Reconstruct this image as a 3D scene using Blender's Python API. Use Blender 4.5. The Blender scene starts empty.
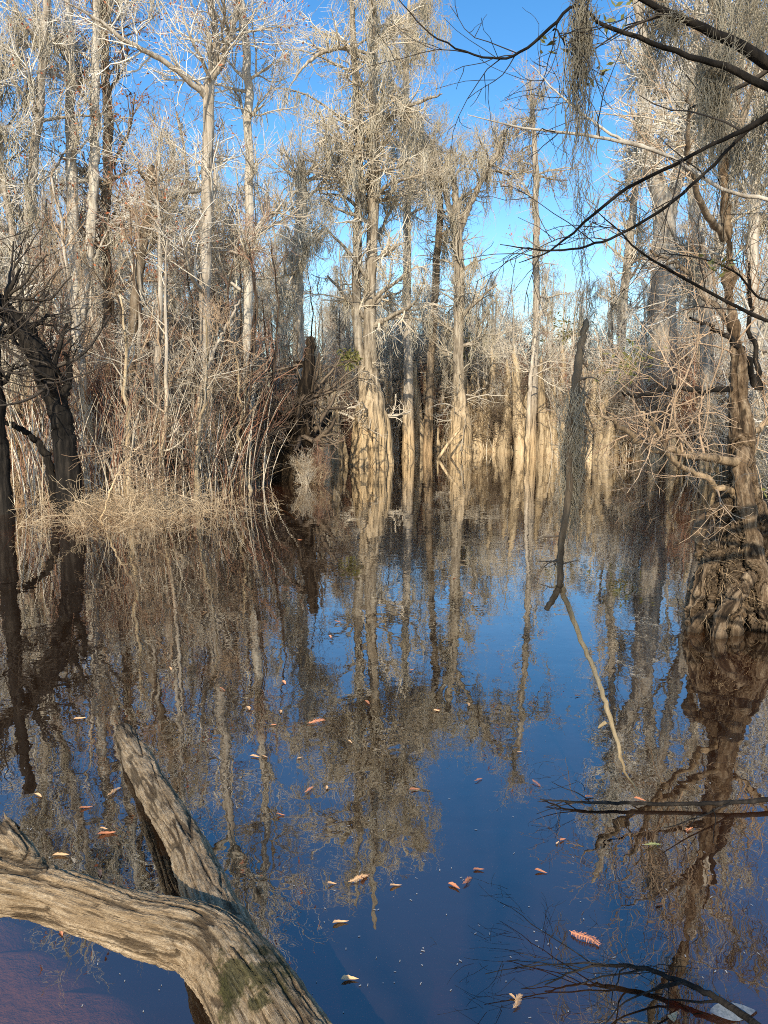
import bpy, math, numpy as np
from mathutils import Vector, noise as mnoise, Matrix
R_ = math.radians
sc = bpy.context.scene
COL = sc.collection
F = 773.0; PITCH = R_(8.24); CAMH = 1.7
UP = np.array([0, math.sin(PITCH), math.cos(PITCH)]); FW = np.array([0, math.cos(PITCH), -math.sin(PITCH)])

def px(x, y, d):
    """a point seen at (x, y) standing d metres in front"""
    a = (x - 384) / F; b = (512 - y) / F
    v = np.array([a, 0, 0]) + b * UP + FW
    return np.array([0, 0, CAMH]) + v * (d / v[1])

def gnd(x, y, z=0.0):
    """point of the level z seen at (x, y)"""
    a = (x - 384) / F; b = (512 - y) / F
    v = np.array([a, 0, 0]) + b * UP + FW
    return np.array([0, 0, CAMH]) + v * ((z - CAMH) / v[2])

# ------------------------------------------------------------------ render set-up
sc.render.resolution_x = 768; sc.render.resolution_y = 1024
sc.view_settings.view_transform = 'Standard'; sc.view_settings.look = 'None'
sc.cycles.filter_width = 1.0; sc.cycles.use_denoising = False; sc.cycles.max_bounces = 6; sc.cycles.diffuse_bounces = 2; sc.cycles.glossy_bounces = 2
sc.view_settings.exposure = 0; sc.view_settings.gamma = 1
cam = bpy.data.cameras.new('camera'); camo = bpy.data.objects.new('camera', cam); COL.objects.link(camo)
cam.sensor_fit = 'VERTICAL'; cam.sensor_height = 36; cam.lens = F / 1024 * 36
cam.clip_start = 0.05; cam.clip_end = 2000
camo.location = (0, 0, CAMH); camo.rotation_euler = (R_(90) - PITCH, 0, 0)
sc.camera = camo

SUN_EL, SUN_AZ = 30.0, 189.0       # azimuth from +Y, clockwise
sd = Vector((math.sin(R_(SUN_AZ)) * math.cos(R_(SUN_EL)), math.cos(R_(SUN_AZ)) * math.cos(R_(SUN_EL)), math.sin(R_(SUN_EL))))
sl = bpy.data.lights.new('sun', 'SUN'); so = bpy.data.objects.new('sun', sl); COL.objects.link(so)
sl.energy = 5.0; sl.angle = R_(0.53); sl.color = (1, .9, .74)
so.rotation_euler = sd.to_track_quat('Z', 'Y').to_euler(); so.location = (-20, -25, 30)
w = bpy.data.worlds.new('World'); sc.world = w; w.use_nodes = True
nt = w.node_tree; nt.nodes.clear()
sky = nt.nodes.new('ShaderNodeTexSky'); sky.sky_type = 'NISHITA'; sky.sun_disc = False
sky.sun_elevation = R_(SUN_EL); sky.sun_rotation = R_(SUN_AZ); sky.air_density = 1.0; sky.dust_density = 0.4; sky.ozone_density = 2.2
hs = nt.nodes.new('ShaderNodeHueSaturation'); hs.inputs['Saturation'].default_value = 1.32; hs.inputs['Value'].default_value = 1.4
bg = nt.nodes.new('ShaderNodeBackground'); bg.inputs[1].default_value = 0.15
wo = nt.nodes.new('ShaderNodeOutputWorld')
nt.links.new(sky.outputs[0], hs.inputs['Color']); nt.links.new(hs.outputs[0], bg.inputs[0]); nt.links.new(bg.outputs[0], wo.inputs[0])

# ------------------------------------------------------------------ materials
def newmat(name, rough=.85, spec=.2):
    m = bpy.data.materials.new(name); m.use_nodes = True
    t = m.node_tree; b = t.nodes['Principled BSDF']
    b.inputs['Roughness'].default_value = rough; b.inputs['Specular IOR Level'].default_value = spec
    return m, t, b

def N(t, kind, **kw):
    n = t.nodes.new(kind)
    for k, v in kw.items(): setattr(n, k, v)
    return n

def ramp(t, fac, stops):
    r = N(t, 'ShaderNodeValToRGB'); e = r.color_ramp.elements
    while len(e) < len(stops): e.new(.5)
    for el, (p, c) in zip(e, stops):
        el.position = p; el.color = (*c, 1)
    t.links.new(fac, r.inputs[0]); return r.outputs[0]

def mixc(t, fac, a, b, mode='MIX'):
    m = N(t, 'ShaderNodeMix', data_type='RGBA', blend_type=mode)
    for s, v in ((0, fac), (6, a), (7, b)):
        if isinstance(v, (int, float)): m.inputs[s].default_value = v
        elif isinstance(v, tuple): m.inputs[s].default_value = (*v, 1)
        else: t.links.new(v, m.inputs[s])
    return m.outputs[2]

def noise(t, vec, scale, detail=4, rough=.6, sc3=None):
    mp = N(t, 'ShaderNodeMapping'); mp.inputs['Scale'].default_value = sc3 or (1, 1, 1)
    t.links.new(vec, mp.inputs[0])
    n = N(t, 'ShaderNodeTexNoise'); n.inputs['Scale'].default_value = scale
    n.inputs['Detail'].default_value = detail; n.inputs['Roughness'].default_value = rough
    t.links.new(mp.outputs[0], n.inputs['Vector']); return n.outputs[0]

def bump(t, b, h, strength=.5, dist=.02):
    bp = N(t, 'ShaderNodeBump'); bp.inputs['Strength'].default_value = strength; bp.inputs['Distance'].default_value = dist
    t.links.new(h, bp.inputs['Height']); t.links.new(bp.outputs[0], b.inputs['Normal'])

def bark(name, dark, mid, light, base=None, base_h=1.6, var=.25):
    m, t, b = newmat(name, .9, .15)
    tc = N(t, 'ShaderNodeTexCoord'); oi = N(t, 'ShaderNodeObjectInfo')
    n1 = noise(t, tc.outputs['Object'], 14, 5, .65, (1, 1, .12))
    n2 = noise(t, tc.outputs['Object'], 1.3, 3)
    c = ramp(t, n1, [(.33, dark), (.5, mid), (.68, light)])
    c = mixc(t, n2, c, mixc(t, .5, c, (mid[0] * .6, mid[1] * .62, mid[2] * .6)))
    if base:
        sp = N(t, 'ShaderNodeSeparateXYZ'); t.links.new(tc.outputs['Object'], sp.inputs[0])
        mr = N(t, 'ShaderNodeMapRange'); mr.inputs[1].default_value = base_h * .5; mr.inputs[2].default_value = base_h * 1.5
        mr.inputs[3].default_value = 1; mr.inputs[4].default_value = 0
        t.links.new(sp.outputs[2], mr.inputs[0])
        cb = ramp(t, n1, [(.36, tuple(v * .2 for v in base)), (.5, tuple(v * .85 for v in base)), (.68, tuple(v * 1.35 for v in base))])
        c = mixc(t, mr.outputs[0], c, cb)
        wl = N(t, 'ShaderNodeMapRange'); wl.inputs[1].default_value = .02; wl.inputs[2].default_value = .16
        wl.inputs[3].default_value = .25; wl.inputs[4].default_value = 1
        t.links.new(sp.outputs[2], wl.inputs[0])
        cm = N(t, 'ShaderNodeCombineColor')
        for k in range(3): t.links.new(wl.outputs[0], cm.inputs[k])
        c = mixc(t, 1.0, c, cm.outputs[0], 'MULTIPLY')
    h = N(t, 'ShaderNodeHueSaturation'); t.links.new(c, h.inputs['Color'])
    mr2 = N(t, 'ShaderNodeMapRange'); mr2.inputs[3].default_value = 1 - var; mr2.inputs[4].default_value = 1 + var
    t.links.new(oi.outputs['Random'], mr2.inputs[0]); t.links.new(mr2.outputs[0], h.inputs['Value'])
    t.links.new(h.outputs[0], b.inputs['Base Color'])
    bump(t, b, n1, .8, .03)
    return m

def twigmat(name, a, bcol, scale=.9, var=.2):
    m, t, b = newmat(name, .8, .2)
    tc = N(t, 'ShaderNodeTexCoord'); oi = N(t, 'ShaderNodeObjectInfo')
    n = noise(t, tc.outputs['Object'], scale, 3)
    c = ramp(t, n, [(.35, a), (.65, bcol)])
    h = N(t, 'ShaderNodeHueSaturation'); t.links.new(c, h.inputs['Color'])
    mr2 = N(t, 'ShaderNodeMapRange'); mr2.inputs[3].default_value = 1 - var; mr2.inputs[4].default_value = 1 + var
    t.links.new(oi.outputs['Random'], mr2.inputs[0]); t.links.new(mr2.outputs[0], h.inputs['Value'])
    t.links.new(h.outputs[0], b.inputs['Base Color'])
    return m

M = {}
M['bark'] = bark('grey_cypress_bark', (.12, .09, .065), (.48, .40, .30), (.74, .65, .52), (.56, .40, .22))
M['bark_pale'] = bark('pale_bark', (.24, .19, .14), (.64, .56, .44), (.84, .76, .63), (.58, .43, .25))
M['bark_brown'] = bark('brown_bark', (.06, .045, .03), (.27, .2, .13), (.46, .37, .26), (.42, .29, .16))
M['bark_dark'] = bark('dark_bark_with_shade', (.006, .005, .004), (.022, .018, .014), (.07, .055, .04))  # near-black colour includes the shade on left trunks and overhead limbs
M['bark_buttress'] = bark('buttress_bark', (.07, .05, .035), (.44, .36, .26), (.74, .65, .5), (.62, .45, .25), 2.3)
M['twig'] = twigmat('grey_tan_twigs', (.46, .37, .25), (.84, .74, .57))
M['twig_pale'] = twigmat('pale_twigs', (.56, .49, .38), (.9, .83, .70))
M['twig_brown'] = twigmat('brown_twigs', (.32, .20, .115), (.64, .47, .30))
M['twig_shade'] = twigmat('shadow_toned_twigs', (.09, .065, .045), (.28, .21, .14))  # dark tone stands in for twigs lying in shadow
M['twig_red'] = twigmat('red_brown_twigs', (.26, .12, .07), (.52, .31, .2))
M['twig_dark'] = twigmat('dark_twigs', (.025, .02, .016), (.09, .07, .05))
M['twig_straw'] = twigmat('straw_sticks', (.36, .24, .13), (.68, .52, .32), 2.5)
M['moss'] = twigmat('spanish_moss_grey', (.42, .36, .25), (.68, .60, .45))
M['bark_black'] = bark('shaded_black_bark', (.004, .003, .002), (.022, .016, .011), (.16, .11, .065), (.045, .03, .016))  # shade over the snag is put into this near-black colour
M['bark_snag'] = bark('snag_bark', (.03, .02, .012), (.13, .095, .06), (.36, .28, .18))  # dark tone carries the shade on the hanging limb's upper part
M['bark_tan'] = bark('sunlit_tan_wood', (.2, .13, .07), (.42, .31, .17), (.6, .47, .29))  # tan tone carries the sunlight on the hanging limb's lower end
M['bark_stem'] = bark('dark_stem_bark', (.02, .014, .01), (.09, .06, .04), (.22, .16, .1))
M['knee'] = bark('knee_bark', (.10, .065, .035), (.56, .42, .25), (.78, .62, .4))
M['moss_near'] = twigmat('spanish_moss_near', (.19, .16, .11), (.40, .35, .25), 3)
M['rust'] = twigmat('rust_seed_clusters', (.34, .08, .035), (.46, .18, .08), 3)
M['green'] = twigmat('yellow_green_leaves', (.13, .13, .035), (.27, .25, .08), 3)
M['leaf_red'] = twigmat('rust_red_leaf', (.64, .19, .08), (.84, .40, .2), 30, .25)
M['leaf_tan'] = twigmat('tan_leaf', (.78, .40, .17), (.9, .6, .32), 30, .2)
M['leaf_green'] = twigmat('green_leaf', (.35, .36, .12), (.5, .5, .2), 30, .2)
M['leaf_pale'] = twigmat('pale_leaf', (.13, .16, .19), (.24, .27, .3), 20, .1)
M['vine'] = twigmat('grey_vine', (.3, .3, .3), (.42, .42, .4), 20, .1)
M['speck'] = twigmat('pale_specks', (.35, .35, .33), (.6, .57, .5), 20, .2)

# ------------------------------------------------------------------ mesh building (numpy)
def frames(P):
    T = np.gradient(P, axis=1); T /= np.linalg.norm(T, axis=2, keepdims=True) + 1e-9
    D = np.abs(P[:, -1] - P[:, 0]); ref = np.zeros((len(P), 3)); ref[np.arange(len(P)), np.argmin(D, axis=1)] = 1
    A = np.cross(T, ref[:, None, :]); A /= np.linalg.norm(A, axis=2, keepdims=True) + 1e-9
    return T, A, np.cross(T, A)

class MB:
    def __init__(self): self.V = []; self.Q = []; self.n = 0
    def raw(self, V, Q):
        self.V.append(np.asarray(V, float).reshape(-1, 3)); self.Q.append(np.asarray(Q, int) + self.n); self.n += len(self.V[-1])
    def tubes(self, P, R, S=3):
        P = np.asarray(P, float); R = np.asarray(R, float)
        if P.ndim == 2: P = P[None]; R = R[None]
        B, n, _ = P.shape
        if B == 0: return self
        T, A, C = frames(P); th = np.arange(S) * 2 * math.pi / S
        V = P[:, :, None] + R[:, :, None, None] * (np.cos(th)[:, None] * A[:, :, None] + np.sin(th)[:, None] * C[:, :, None])
        b, i, s = np.meshgrid(np.arange(B), np.arange(n - 1), np.arange(S), indexing='ij')
        k = (b * n + i) * S; s1 = (s + 1) % S
        Q = np.stack([k + s, k + s1, k + S + s1, k + S + s], -1).reshape(-1, 4)
        self.raw(V, Q); return self
    def trunk(self, P, R, S=24, flute=0, nf=7, fh=1.5, seed=0, rough=.06):
        """a tapering trunk with flutes that fade out with height, and knobbly sides"""
        P = np.asarray(P, float); n = len(P); rng = np.random.default_rng(seed)
        T, A, C = frames(P[None]); A = A[0]; C = C[0]; th = np.arange(S) * 2 * math.pi / S
        hgt = P[:, 2] - P[0, 2]
        ph = rng.uniform(0, 6.28); f = np.cos(nf * th + ph) * .6 + .4 * np.cos((nf * 2 + 1) * th + ph * 2) + .35 * np.cos(3 * th + ph * 3)
        k = flute * np.clip(1 - hgt / fh, 0, 1) ** .8
        nz = rng.normal(0, 1, (n, S)); nz = (nz + np.roll(nz, 1, 1) + np.roll(nz, 1, 0)) / 2
        rr = R[:, None] * (1 + k[:, None] * f[None] + rough * nz)
        V = P[:, None] + rr[:, :, None] * (np.cos(th)[None, :, None] * A[:, None] + np.sin(th)[None, :, None] * C[:, None])
        i, s = np.meshgrid(np.arange(n - 1), np.arange(S), indexing='ij'); q = i * S; s1 = (s + 1) % S
        self.raw(V, np.stack([q + s, q + s1, q + S + s1, q + S + s], -1).reshape(-1, 4)); return self
    def leaves(self, C_, L, W, rng, droop=0):
        """small pointed quads at the points C_"""
        n = len(C_); d = rng.normal(size=(n, 3)); d[:, 2] -= droop; d /= np.linalg.norm(d, axis=1, keepdims=True)
        e = np.cross(d, rng.normal(size=(n, 3))); e /= np.linalg.norm(e, axis=1, keepdims=True)
        L = (L * rng.uniform(.6, 1.3, n))[:, None]; W = W * rng.uniform(.7, 1.2, n)[:, None]
        V = np.stack([C_, C_ + d * L * .5 + e * W, C_ + d * L, C_ + d * L * .5 - e * W], 1)
        self.raw(V, np.arange(n * 4).reshape(n, 4)); return self
    def mesh(self, name, mat, smooth=True):
        V = np.concatenate(self.V); Q = np.concatenate(self.Q)
        me = bpy.data.meshes.new(name); me.vertices.add(len(V)); me.vertices.foreach_set('co', V.astype(np.float32).ravel())
        me.loops.add(Q.size); me.loops.foreach_set('vertex_index', Q.astype(np.int32).ravel())
        me.polygons.add(len(Q)); me.polygons.foreach_set('loop_start', np.arange(0, Q.size, 4, dtype=np.int32))
        me.polygons.foreach_set('use_smooth', np.full(len(Q), smooth)); me.update(calc_edges=True)
        me.materials.append(mat); return me
    def build(self, name, mat, parent=None, smooth=True):
        if not self.V: return None
        o = bpy.data.objects.new(name, self.mesh(name, mat, smooth)); COL.objects.link(o)
        if parent: o.parent = parent
        return o

def tag(o, label=None, cat=None, group=None, kind=None):
    for k, v in (('label', label), ('category', cat), ('group', group), ('kind', kind)):
        if v: o[k] = v
    return o

def thing(name, loc, label, cat, group=None, rz=0):
    o = bpy.data.objects.new(name, None); COL.objects.link(o); o.location = [float(v) for v in loc]; o.rotation_euler = (0, 0, rz)
    o.empty_display_size = .2
    return tag(o, label, cat, group)

def copy_thing(o, loc, rz, s, label=None, group=None, tilt=(0, 0)):
    c = o.copy(); COL.objects.link(c); c.location = [float(v) for v in loc]; c.rotation_euler = (tilt[0], tilt[1], rz)
    c.scale = (s, s, s) if np.isscalar(s) else s
    if label: c['label'] = label
    if group: c['group'] = group
    for ch in o.children:
        d = ch.copy(); COL.objects.link(d); d.parent = c
    return c

# ------------------------------------------------------------------ curves and branching
def spline(C_, n):
    C_ = np.asarray(C_, float)
    if len(C_) == 2: return C_[0] + (C_[1] - C_[0]) * np.linspace(0, 1, n)[:, None]
    Pp = np.vstack([2 * C_[0] - C_[1], C_, 2 * C_[-1] - C_[-2]]); k = len(C_) - 1
    u = np.linspace(0, k, n); i = np.minimum(u.astype(int), k - 1); t = (u - i)[:, None]
    a, b, c, d = Pp[i], Pp[i + 1], Pp[i + 2], Pp[i + 3]
    return .5 * (2 * b + (c - a) * t + (2 * a - 5 * b + 4 * c - d) * t * t + (3 * b - a - 3 * c + d) * t ** 3)

def interp1(v, n):
    v = np.asarray(v, float); return np.interp(np.linspace(0, 1, n), np.linspace(0, 1, len(v)), v)

def kids(rng, P, R, n, t0, t1, a0, a1, l0, l1, npt, wob, up, rf, tip=.35, taper=.5, rmin=.0015):
    """n side branches off every polyline of P (B,N,3): returns new polylines and radii"""
    B, K, _ = P.shape
    if B == 0: return np.zeros((0, npt, 3)), np.zeros((0, npt))
    t = rng.uniform(t0, t1, (B, n)).ravel(); pb = np.repeat(np.arange(B), n)
    u = t * (K - 1); i = np.minimum(u.astype(int), K - 2); f = (u - i)[:, None]
    p = P[pb, i] * (1 - f) + P[pb, i + 1] * f
    r = R[pb, i] * (1 - f[:, 0]) + R[pb, i + 1] * f[:, 0]
    T = P[pb, i + 1] - P[pb, i]; T /= np.linalg.norm(T, axis=1, keepdims=True) + 1e-9
    Q = np.cross(T, rng.normal(size=T.shape)); Q /= np.linalg.norm(Q, axis=1, keepdims=True) + 1e-9
    a = np.radians(rng.uniform(a0, a1, len(p)))[:, None]
    d = T * np.cos(a) + Q * np.sin(a)
    L = rng.uniform(l0, l1, len(p)) * (1 - taper * (t - t0) / max(t1 - t0, 1e-6)); st = (L / (npt - 1))[:, None]
    out = [p]
    for k in range(npt - 1):
        d = d + rng.normal(0, wob, d.shape); d[:, 2] += up
        d /= np.linalg.norm(d, axis=1, keepdims=True); out.append(out[-1] + d * st)
    PP = np.stack(out, 1); r0 = np.maximum(r * rf, rmin)
    RR = r0[:, None] * np.linspace(1, tip, npt)[None]
    return PP, np.maximum(RR, rmin * .6)

def hang(rng, A, n, l0, l1, r, spread=.08, npt=7, wob=.42):
    """hanging moss: n wavering strands below every anchor"""
    K = len(A); p = np.repeat(A, n, 0) + rng.normal(0, spread, (K * n, 3)) * [1, 1, .5]
    ml = np.repeat(rng.uniform(l0, l1, K), n); L = ml * rng.uniform(.35, 1.15, K * n)
    d = np.tile([0., 0, -1], (K * n, 1)); out = [p]; cen = np.repeat(A, n, 0)
    for k in range(npt - 1):
        d = np.array([0, 0, -1.]) + rng.normal(0, wob, d.shape) * [1, 1, .3]
        pull = (cen - out[-1]) * .25; pull[:, 2] = 0
        out.append(out[-1] + d * (L / (npt - 1))[:, None] + pull)
    P = np.stack(out, 1)
    return P, r * rng.uniform(.6, 1.2, (K * n, 1)) * np.array([.6] + [1.] * (npt - 4) + [.8, .5, .15])[None]

def pick(rng, P, n, i0=1):
    b = rng.integers(0, len(P), n); i = rng.integers(i0, P.shape[1], n); return P[b, i]

def crown(rng, P, R, n1=14, t0=.35, L1=(1.2, 2.6), a1=(45, 80), n2=8, n3=7, n4=4, up=.06, tw=1.0, wob=.17, scale=1.0, k1=.45):
    """limbs + three orders of twigs from one or more trunk polylines"""
    b1, r1 = kids(rng, P, R, n1, t0, .98, a1[0], a1[1], L1[0] * scale, L1[1] * scale, 9, wob, up, k1, .3, .55, .008)
    b2, r2 = kids(rng, b1, r1, n2, .12, 1, 30, 70, .6 * scale, 1.5 * scale, 8, wob, up, .6, .4, .4, .0065 * tw)
    b3, r3 = kids(rng, b2, r2, n3, .12, 1, 25, 70, .3 * scale, .8 * scale, 6, wob, up, .65, .5, .3, .0046 * tw)
    b4, r4 = kids(rng, b3, r3, n4, .15, 1, 25, 65, .12 * scale, .36 * scale, 4, wob, up * .5, .7, .5, .2, .0032 * tw)
    return (b1, r1), (b2, r2), (b3, r3), (b4, r4)

def crown_mesh(lv, with1=False):
    m = MB()
    if with1: m.tubes(*lv[0], S=6)
    m.tubes(*lv[1], S=4); m.tubes(*lv[2], S=3)
    if len(lv) > 3: m.tubes(*lv[3], S=3)
    return m

exec_order = []
# ------------------------------------------------------------------ ground and water
WATER = np.array([(-16, .9), (-13, 6), (-9.5, 10.8), (-7.2, 12.2), (-5.9, 12.5), (-4.9, 12.7), (-3.6, 13.4), (-2.7, 14.9), (-2.5, 17), (-1.9, 19.6),
                  (-1.0, 22), (.6, 25.5), (2.2, 26.5), (4.0, 25.5), (5.2, 23.8), (6.6, 22.4), (8.2, 21), (8.4, 18.6), (7.2, 15.6),
                  (5.6, 11.6), (4.7, 8.5), (4.3, 5.5), (3.6, 3.0), (2.6, 1.3), (1.2, .95), (-.2, .75), (-1.2, .7), (-5, .3)])
def shore_dist(x, y):
    """signed distance to the shore: positive on land"""
    p = np.stack([x, y], -1); dmin = np.full(x.shape, 1e9); inside = np.zeros(x.shape, bool)
    for a, b in zip(WATER, np.roll(WATER, -1, 0)):
        ab = b - a; t = np.clip(((p - a) @ ab) / (ab @ ab), 0, 1)
        dmin = np.minimum(dmin, np.linalg.norm(p - a - t[..., None] * ab, axis=-1))
        c = (a[1] > y) != (b[1] > y)
        with np.errstate(divide='ignore', invalid='ignore'):
            xi = a[0] + (y - a[1]) / (b[1] - a[1] + 1e-12) * ab[0]
        inside ^= c & (x < xi)
    return np.where(inside, -dmin, dmin)

def wav(x, y):
    return .5 * np.sin(x * 1.3 + 2 * np.sin(y * .7)) * np.sin(y * 1.1 + 1.3) + .3 * np.sin(x * 3.1 + y * 2.3) + .2 * np.sin(x * 6.7 - y * 5.1)

def ground_z(x, y):
    x = np.asarray(x, float); y = np.asarray(y, float)
    d = shore_dist(x, y) + .25 * wav(x * .9, y * .9)
    land = .5 * (1 - np.exp(-np.maximum(d, 0) * .5)) + .05 * wav(x, y) * np.clip(d, 0, 1)
    bed = np.maximum(d * .26, -1.0) + .03 * wav(x * 1.5, y * 1.5)
    # a shallow sandy shelf by the near bank
    shelf = -.04 - .8 * np.clip(y - 1.42 + .746 * x + .05 * wav(x * 4, y * 4), 0, 9)
    bed = np.where((y < 4) & (x < 1), np.maximum(bed, np.maximum(shelf, -1.0)), bed)
    return np.where(d > 0, land, np.minimum(bed, np.maximum(-.02 + d * .05, -.05)))

def grid(xs, ys):
    X, Y = np.meshgrid(xs, ys, indexing='ij'); nx, ny = X.shape
    V = np.stack([X, Y, ground_z(X, Y)], -1).reshape(-1, 3)
    i, j = np.meshgrid(np.arange(nx - 1), np.arange(ny - 1), indexing='ij'); k = i * ny + j
    return V, np.stack([k, k + ny, k + ny + 1, k + 1], -1).reshape(-1, 4)
xs = np.concatenate([[-400, -150, -70, -40, -28], np.arange(-20, 20.01, .16), [28, 40, 70, 150, 400]])
ys = np.concatenate([[-150, -60, -25, -12, -6, -3, -1], np.arange(0, 34, .16), [38, 46, 60, 90, 160, 500]])
m, t, b = newmat('swamp_mud_and_litter', .95, .1)
tc = N(t, 'ShaderNodeTexCoord'); g = tc.outputs['Object']
n1 = noise(t, g, 9, 6, .7); n2 = noise(t, g, .7, 3); n3 = noise(t, g, 34, 4, .7)
c = ramp(t, n1, [(.3, (.07, .045, .025)), (.5, (.27, .17, .09)), (.7, (.46, .32, .18))])
c = mixc(t, ramp(t, n3, [(.45, (0, 0, 0)), (.62, (1, 1, 1))]), c, (.44, .27, .14))
sp = N(t, 'ShaderNodeSeparateXYZ'); t.links.new(g, sp.inputs[0])
mr = N(t, 'ShaderNodeMapRange'); mr.inputs[1].default_value = -.04; mr.inputs[2].default_value = .06; t.links.new(sp.outputs[2], mr.inputs[0])
c = mixc(t, mr.outputs[0], ramp(t, n2, [(.3, (.32, .18, .08)), (.7, (.52, .31, .16))]), c)
t.links.new(c, b.inputs['Base Color']); bump(t, b, n1, .6, .05)
mb = MB(); mb.raw(*grid(xs, ys)); tag(mb.build('ground', m), kind='structure')

m = bpy.data.materials.new('tannin_water'); m.use_nodes = True; t = m.node_tree; t.nodes.clear()
out = N(t, 'ShaderNodeOutputMaterial'); tr = N(t, 'ShaderNodeBsdfTransparent'); gl = N(t, 'ShaderNodeBsdfGlossy'); mx = N(t, 'ShaderNodeMixShader')
tr.inputs[0].default_value = (.86, .72, .52, 1)
gl.inputs['Roughness'].default_value = .012; gl.inputs['Color'].default_value = (1, 1, 1, 1)
fr = N(t, 'ShaderNodeFresnel'); fr.inputs['IOR'].default_value = 2.4
tc = N(t, 'ShaderNodeTexCoord'); nz = noise(t, tc.outputs['Object'], 2.2, 3, .5, (1, 1, 1)); nz2 = noise(t, tc.outputs['Object'], 11, 2, .5)
ad = N(t, 'ShaderNodeMath', operation='MULTIPLY_ADD'); t.links.new(nz2, ad.inputs[0]); ad.inputs[1].default_value = .12; t.links.new(nz, ad.inputs[2])
bp = N(t, 'ShaderNodeBump'); bp.inputs['Strength'].default_value = 1; bp.inputs['Distance'].default_value = .0022; t.links.new(ad.outputs[0], bp.inputs['Height'])
t.links.new(bp.outputs[0], gl.inputs['Normal']); t.links.new(bp.outputs[0], fr.inputs['Normal'])
df = N(t, 'ShaderNodeBsdfDiffuse'); df.inputs[0].default_value = (.13, .07, .035, 1); tm_ = N(t, 'ShaderNodeMixShader'); tm_.inputs[0].default_value = .2
t.links.new(tr.outputs[0], tm_.inputs[1]); t.links.new(df.outputs[0], tm_.inputs[2])
ge = N(t, 'ShaderNodeNewGeometry'); fm = N(t, 'ShaderNodeMath', operation='SUBTRACT', use_clamp=True); fb = N(t, 'ShaderNodeMath', operation='MULTIPLY', use_clamp=True); fb.inputs[1].default_value = 1.3
t.links.new(fr.outputs[0], fb.inputs[0]); t.links.new(fb.outputs[0], fm.inputs[0]); t.links.new(ge.outputs['Backfacing'], fm.inputs[1])
t.links.new(fm.outputs[0], mx.inputs[0]); t.links.new(tm_.outputs[0], mx.inputs[1]); t.links.new(gl.outputs[0], mx.inputs[2]); t.links.new(mx.outputs[0], out.inputs[0])
va = N(t, 'ShaderNodeVolumeAbsorption'); va.inputs[0].default_value = (.62, .34, .10, 1); va.inputs[1].default_value = 4.0
t.links.new(va.outputs[0], out.inputs['Volume'])
mb = MB(); x0, x1, y0, y1, z0, z1 = -17, 12, .3, 32, -2.2, 0
mb.raw([(x0, y0, z0), (x1, y0, z0), (x1, y1, z0), (x0, y1, z0), (x0, y0, z1), (x1, y0, z1), (x1, y1, z1), (x0, y1, z1)],
       [(0, 3, 2, 1), (4, 5, 6, 7), (0, 1, 5, 4), (1, 2, 6, 5), (2, 3, 7, 6), (3, 0, 4, 7)])
tag(mb.build('water', m, smooth=False), kind='structure')

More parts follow.
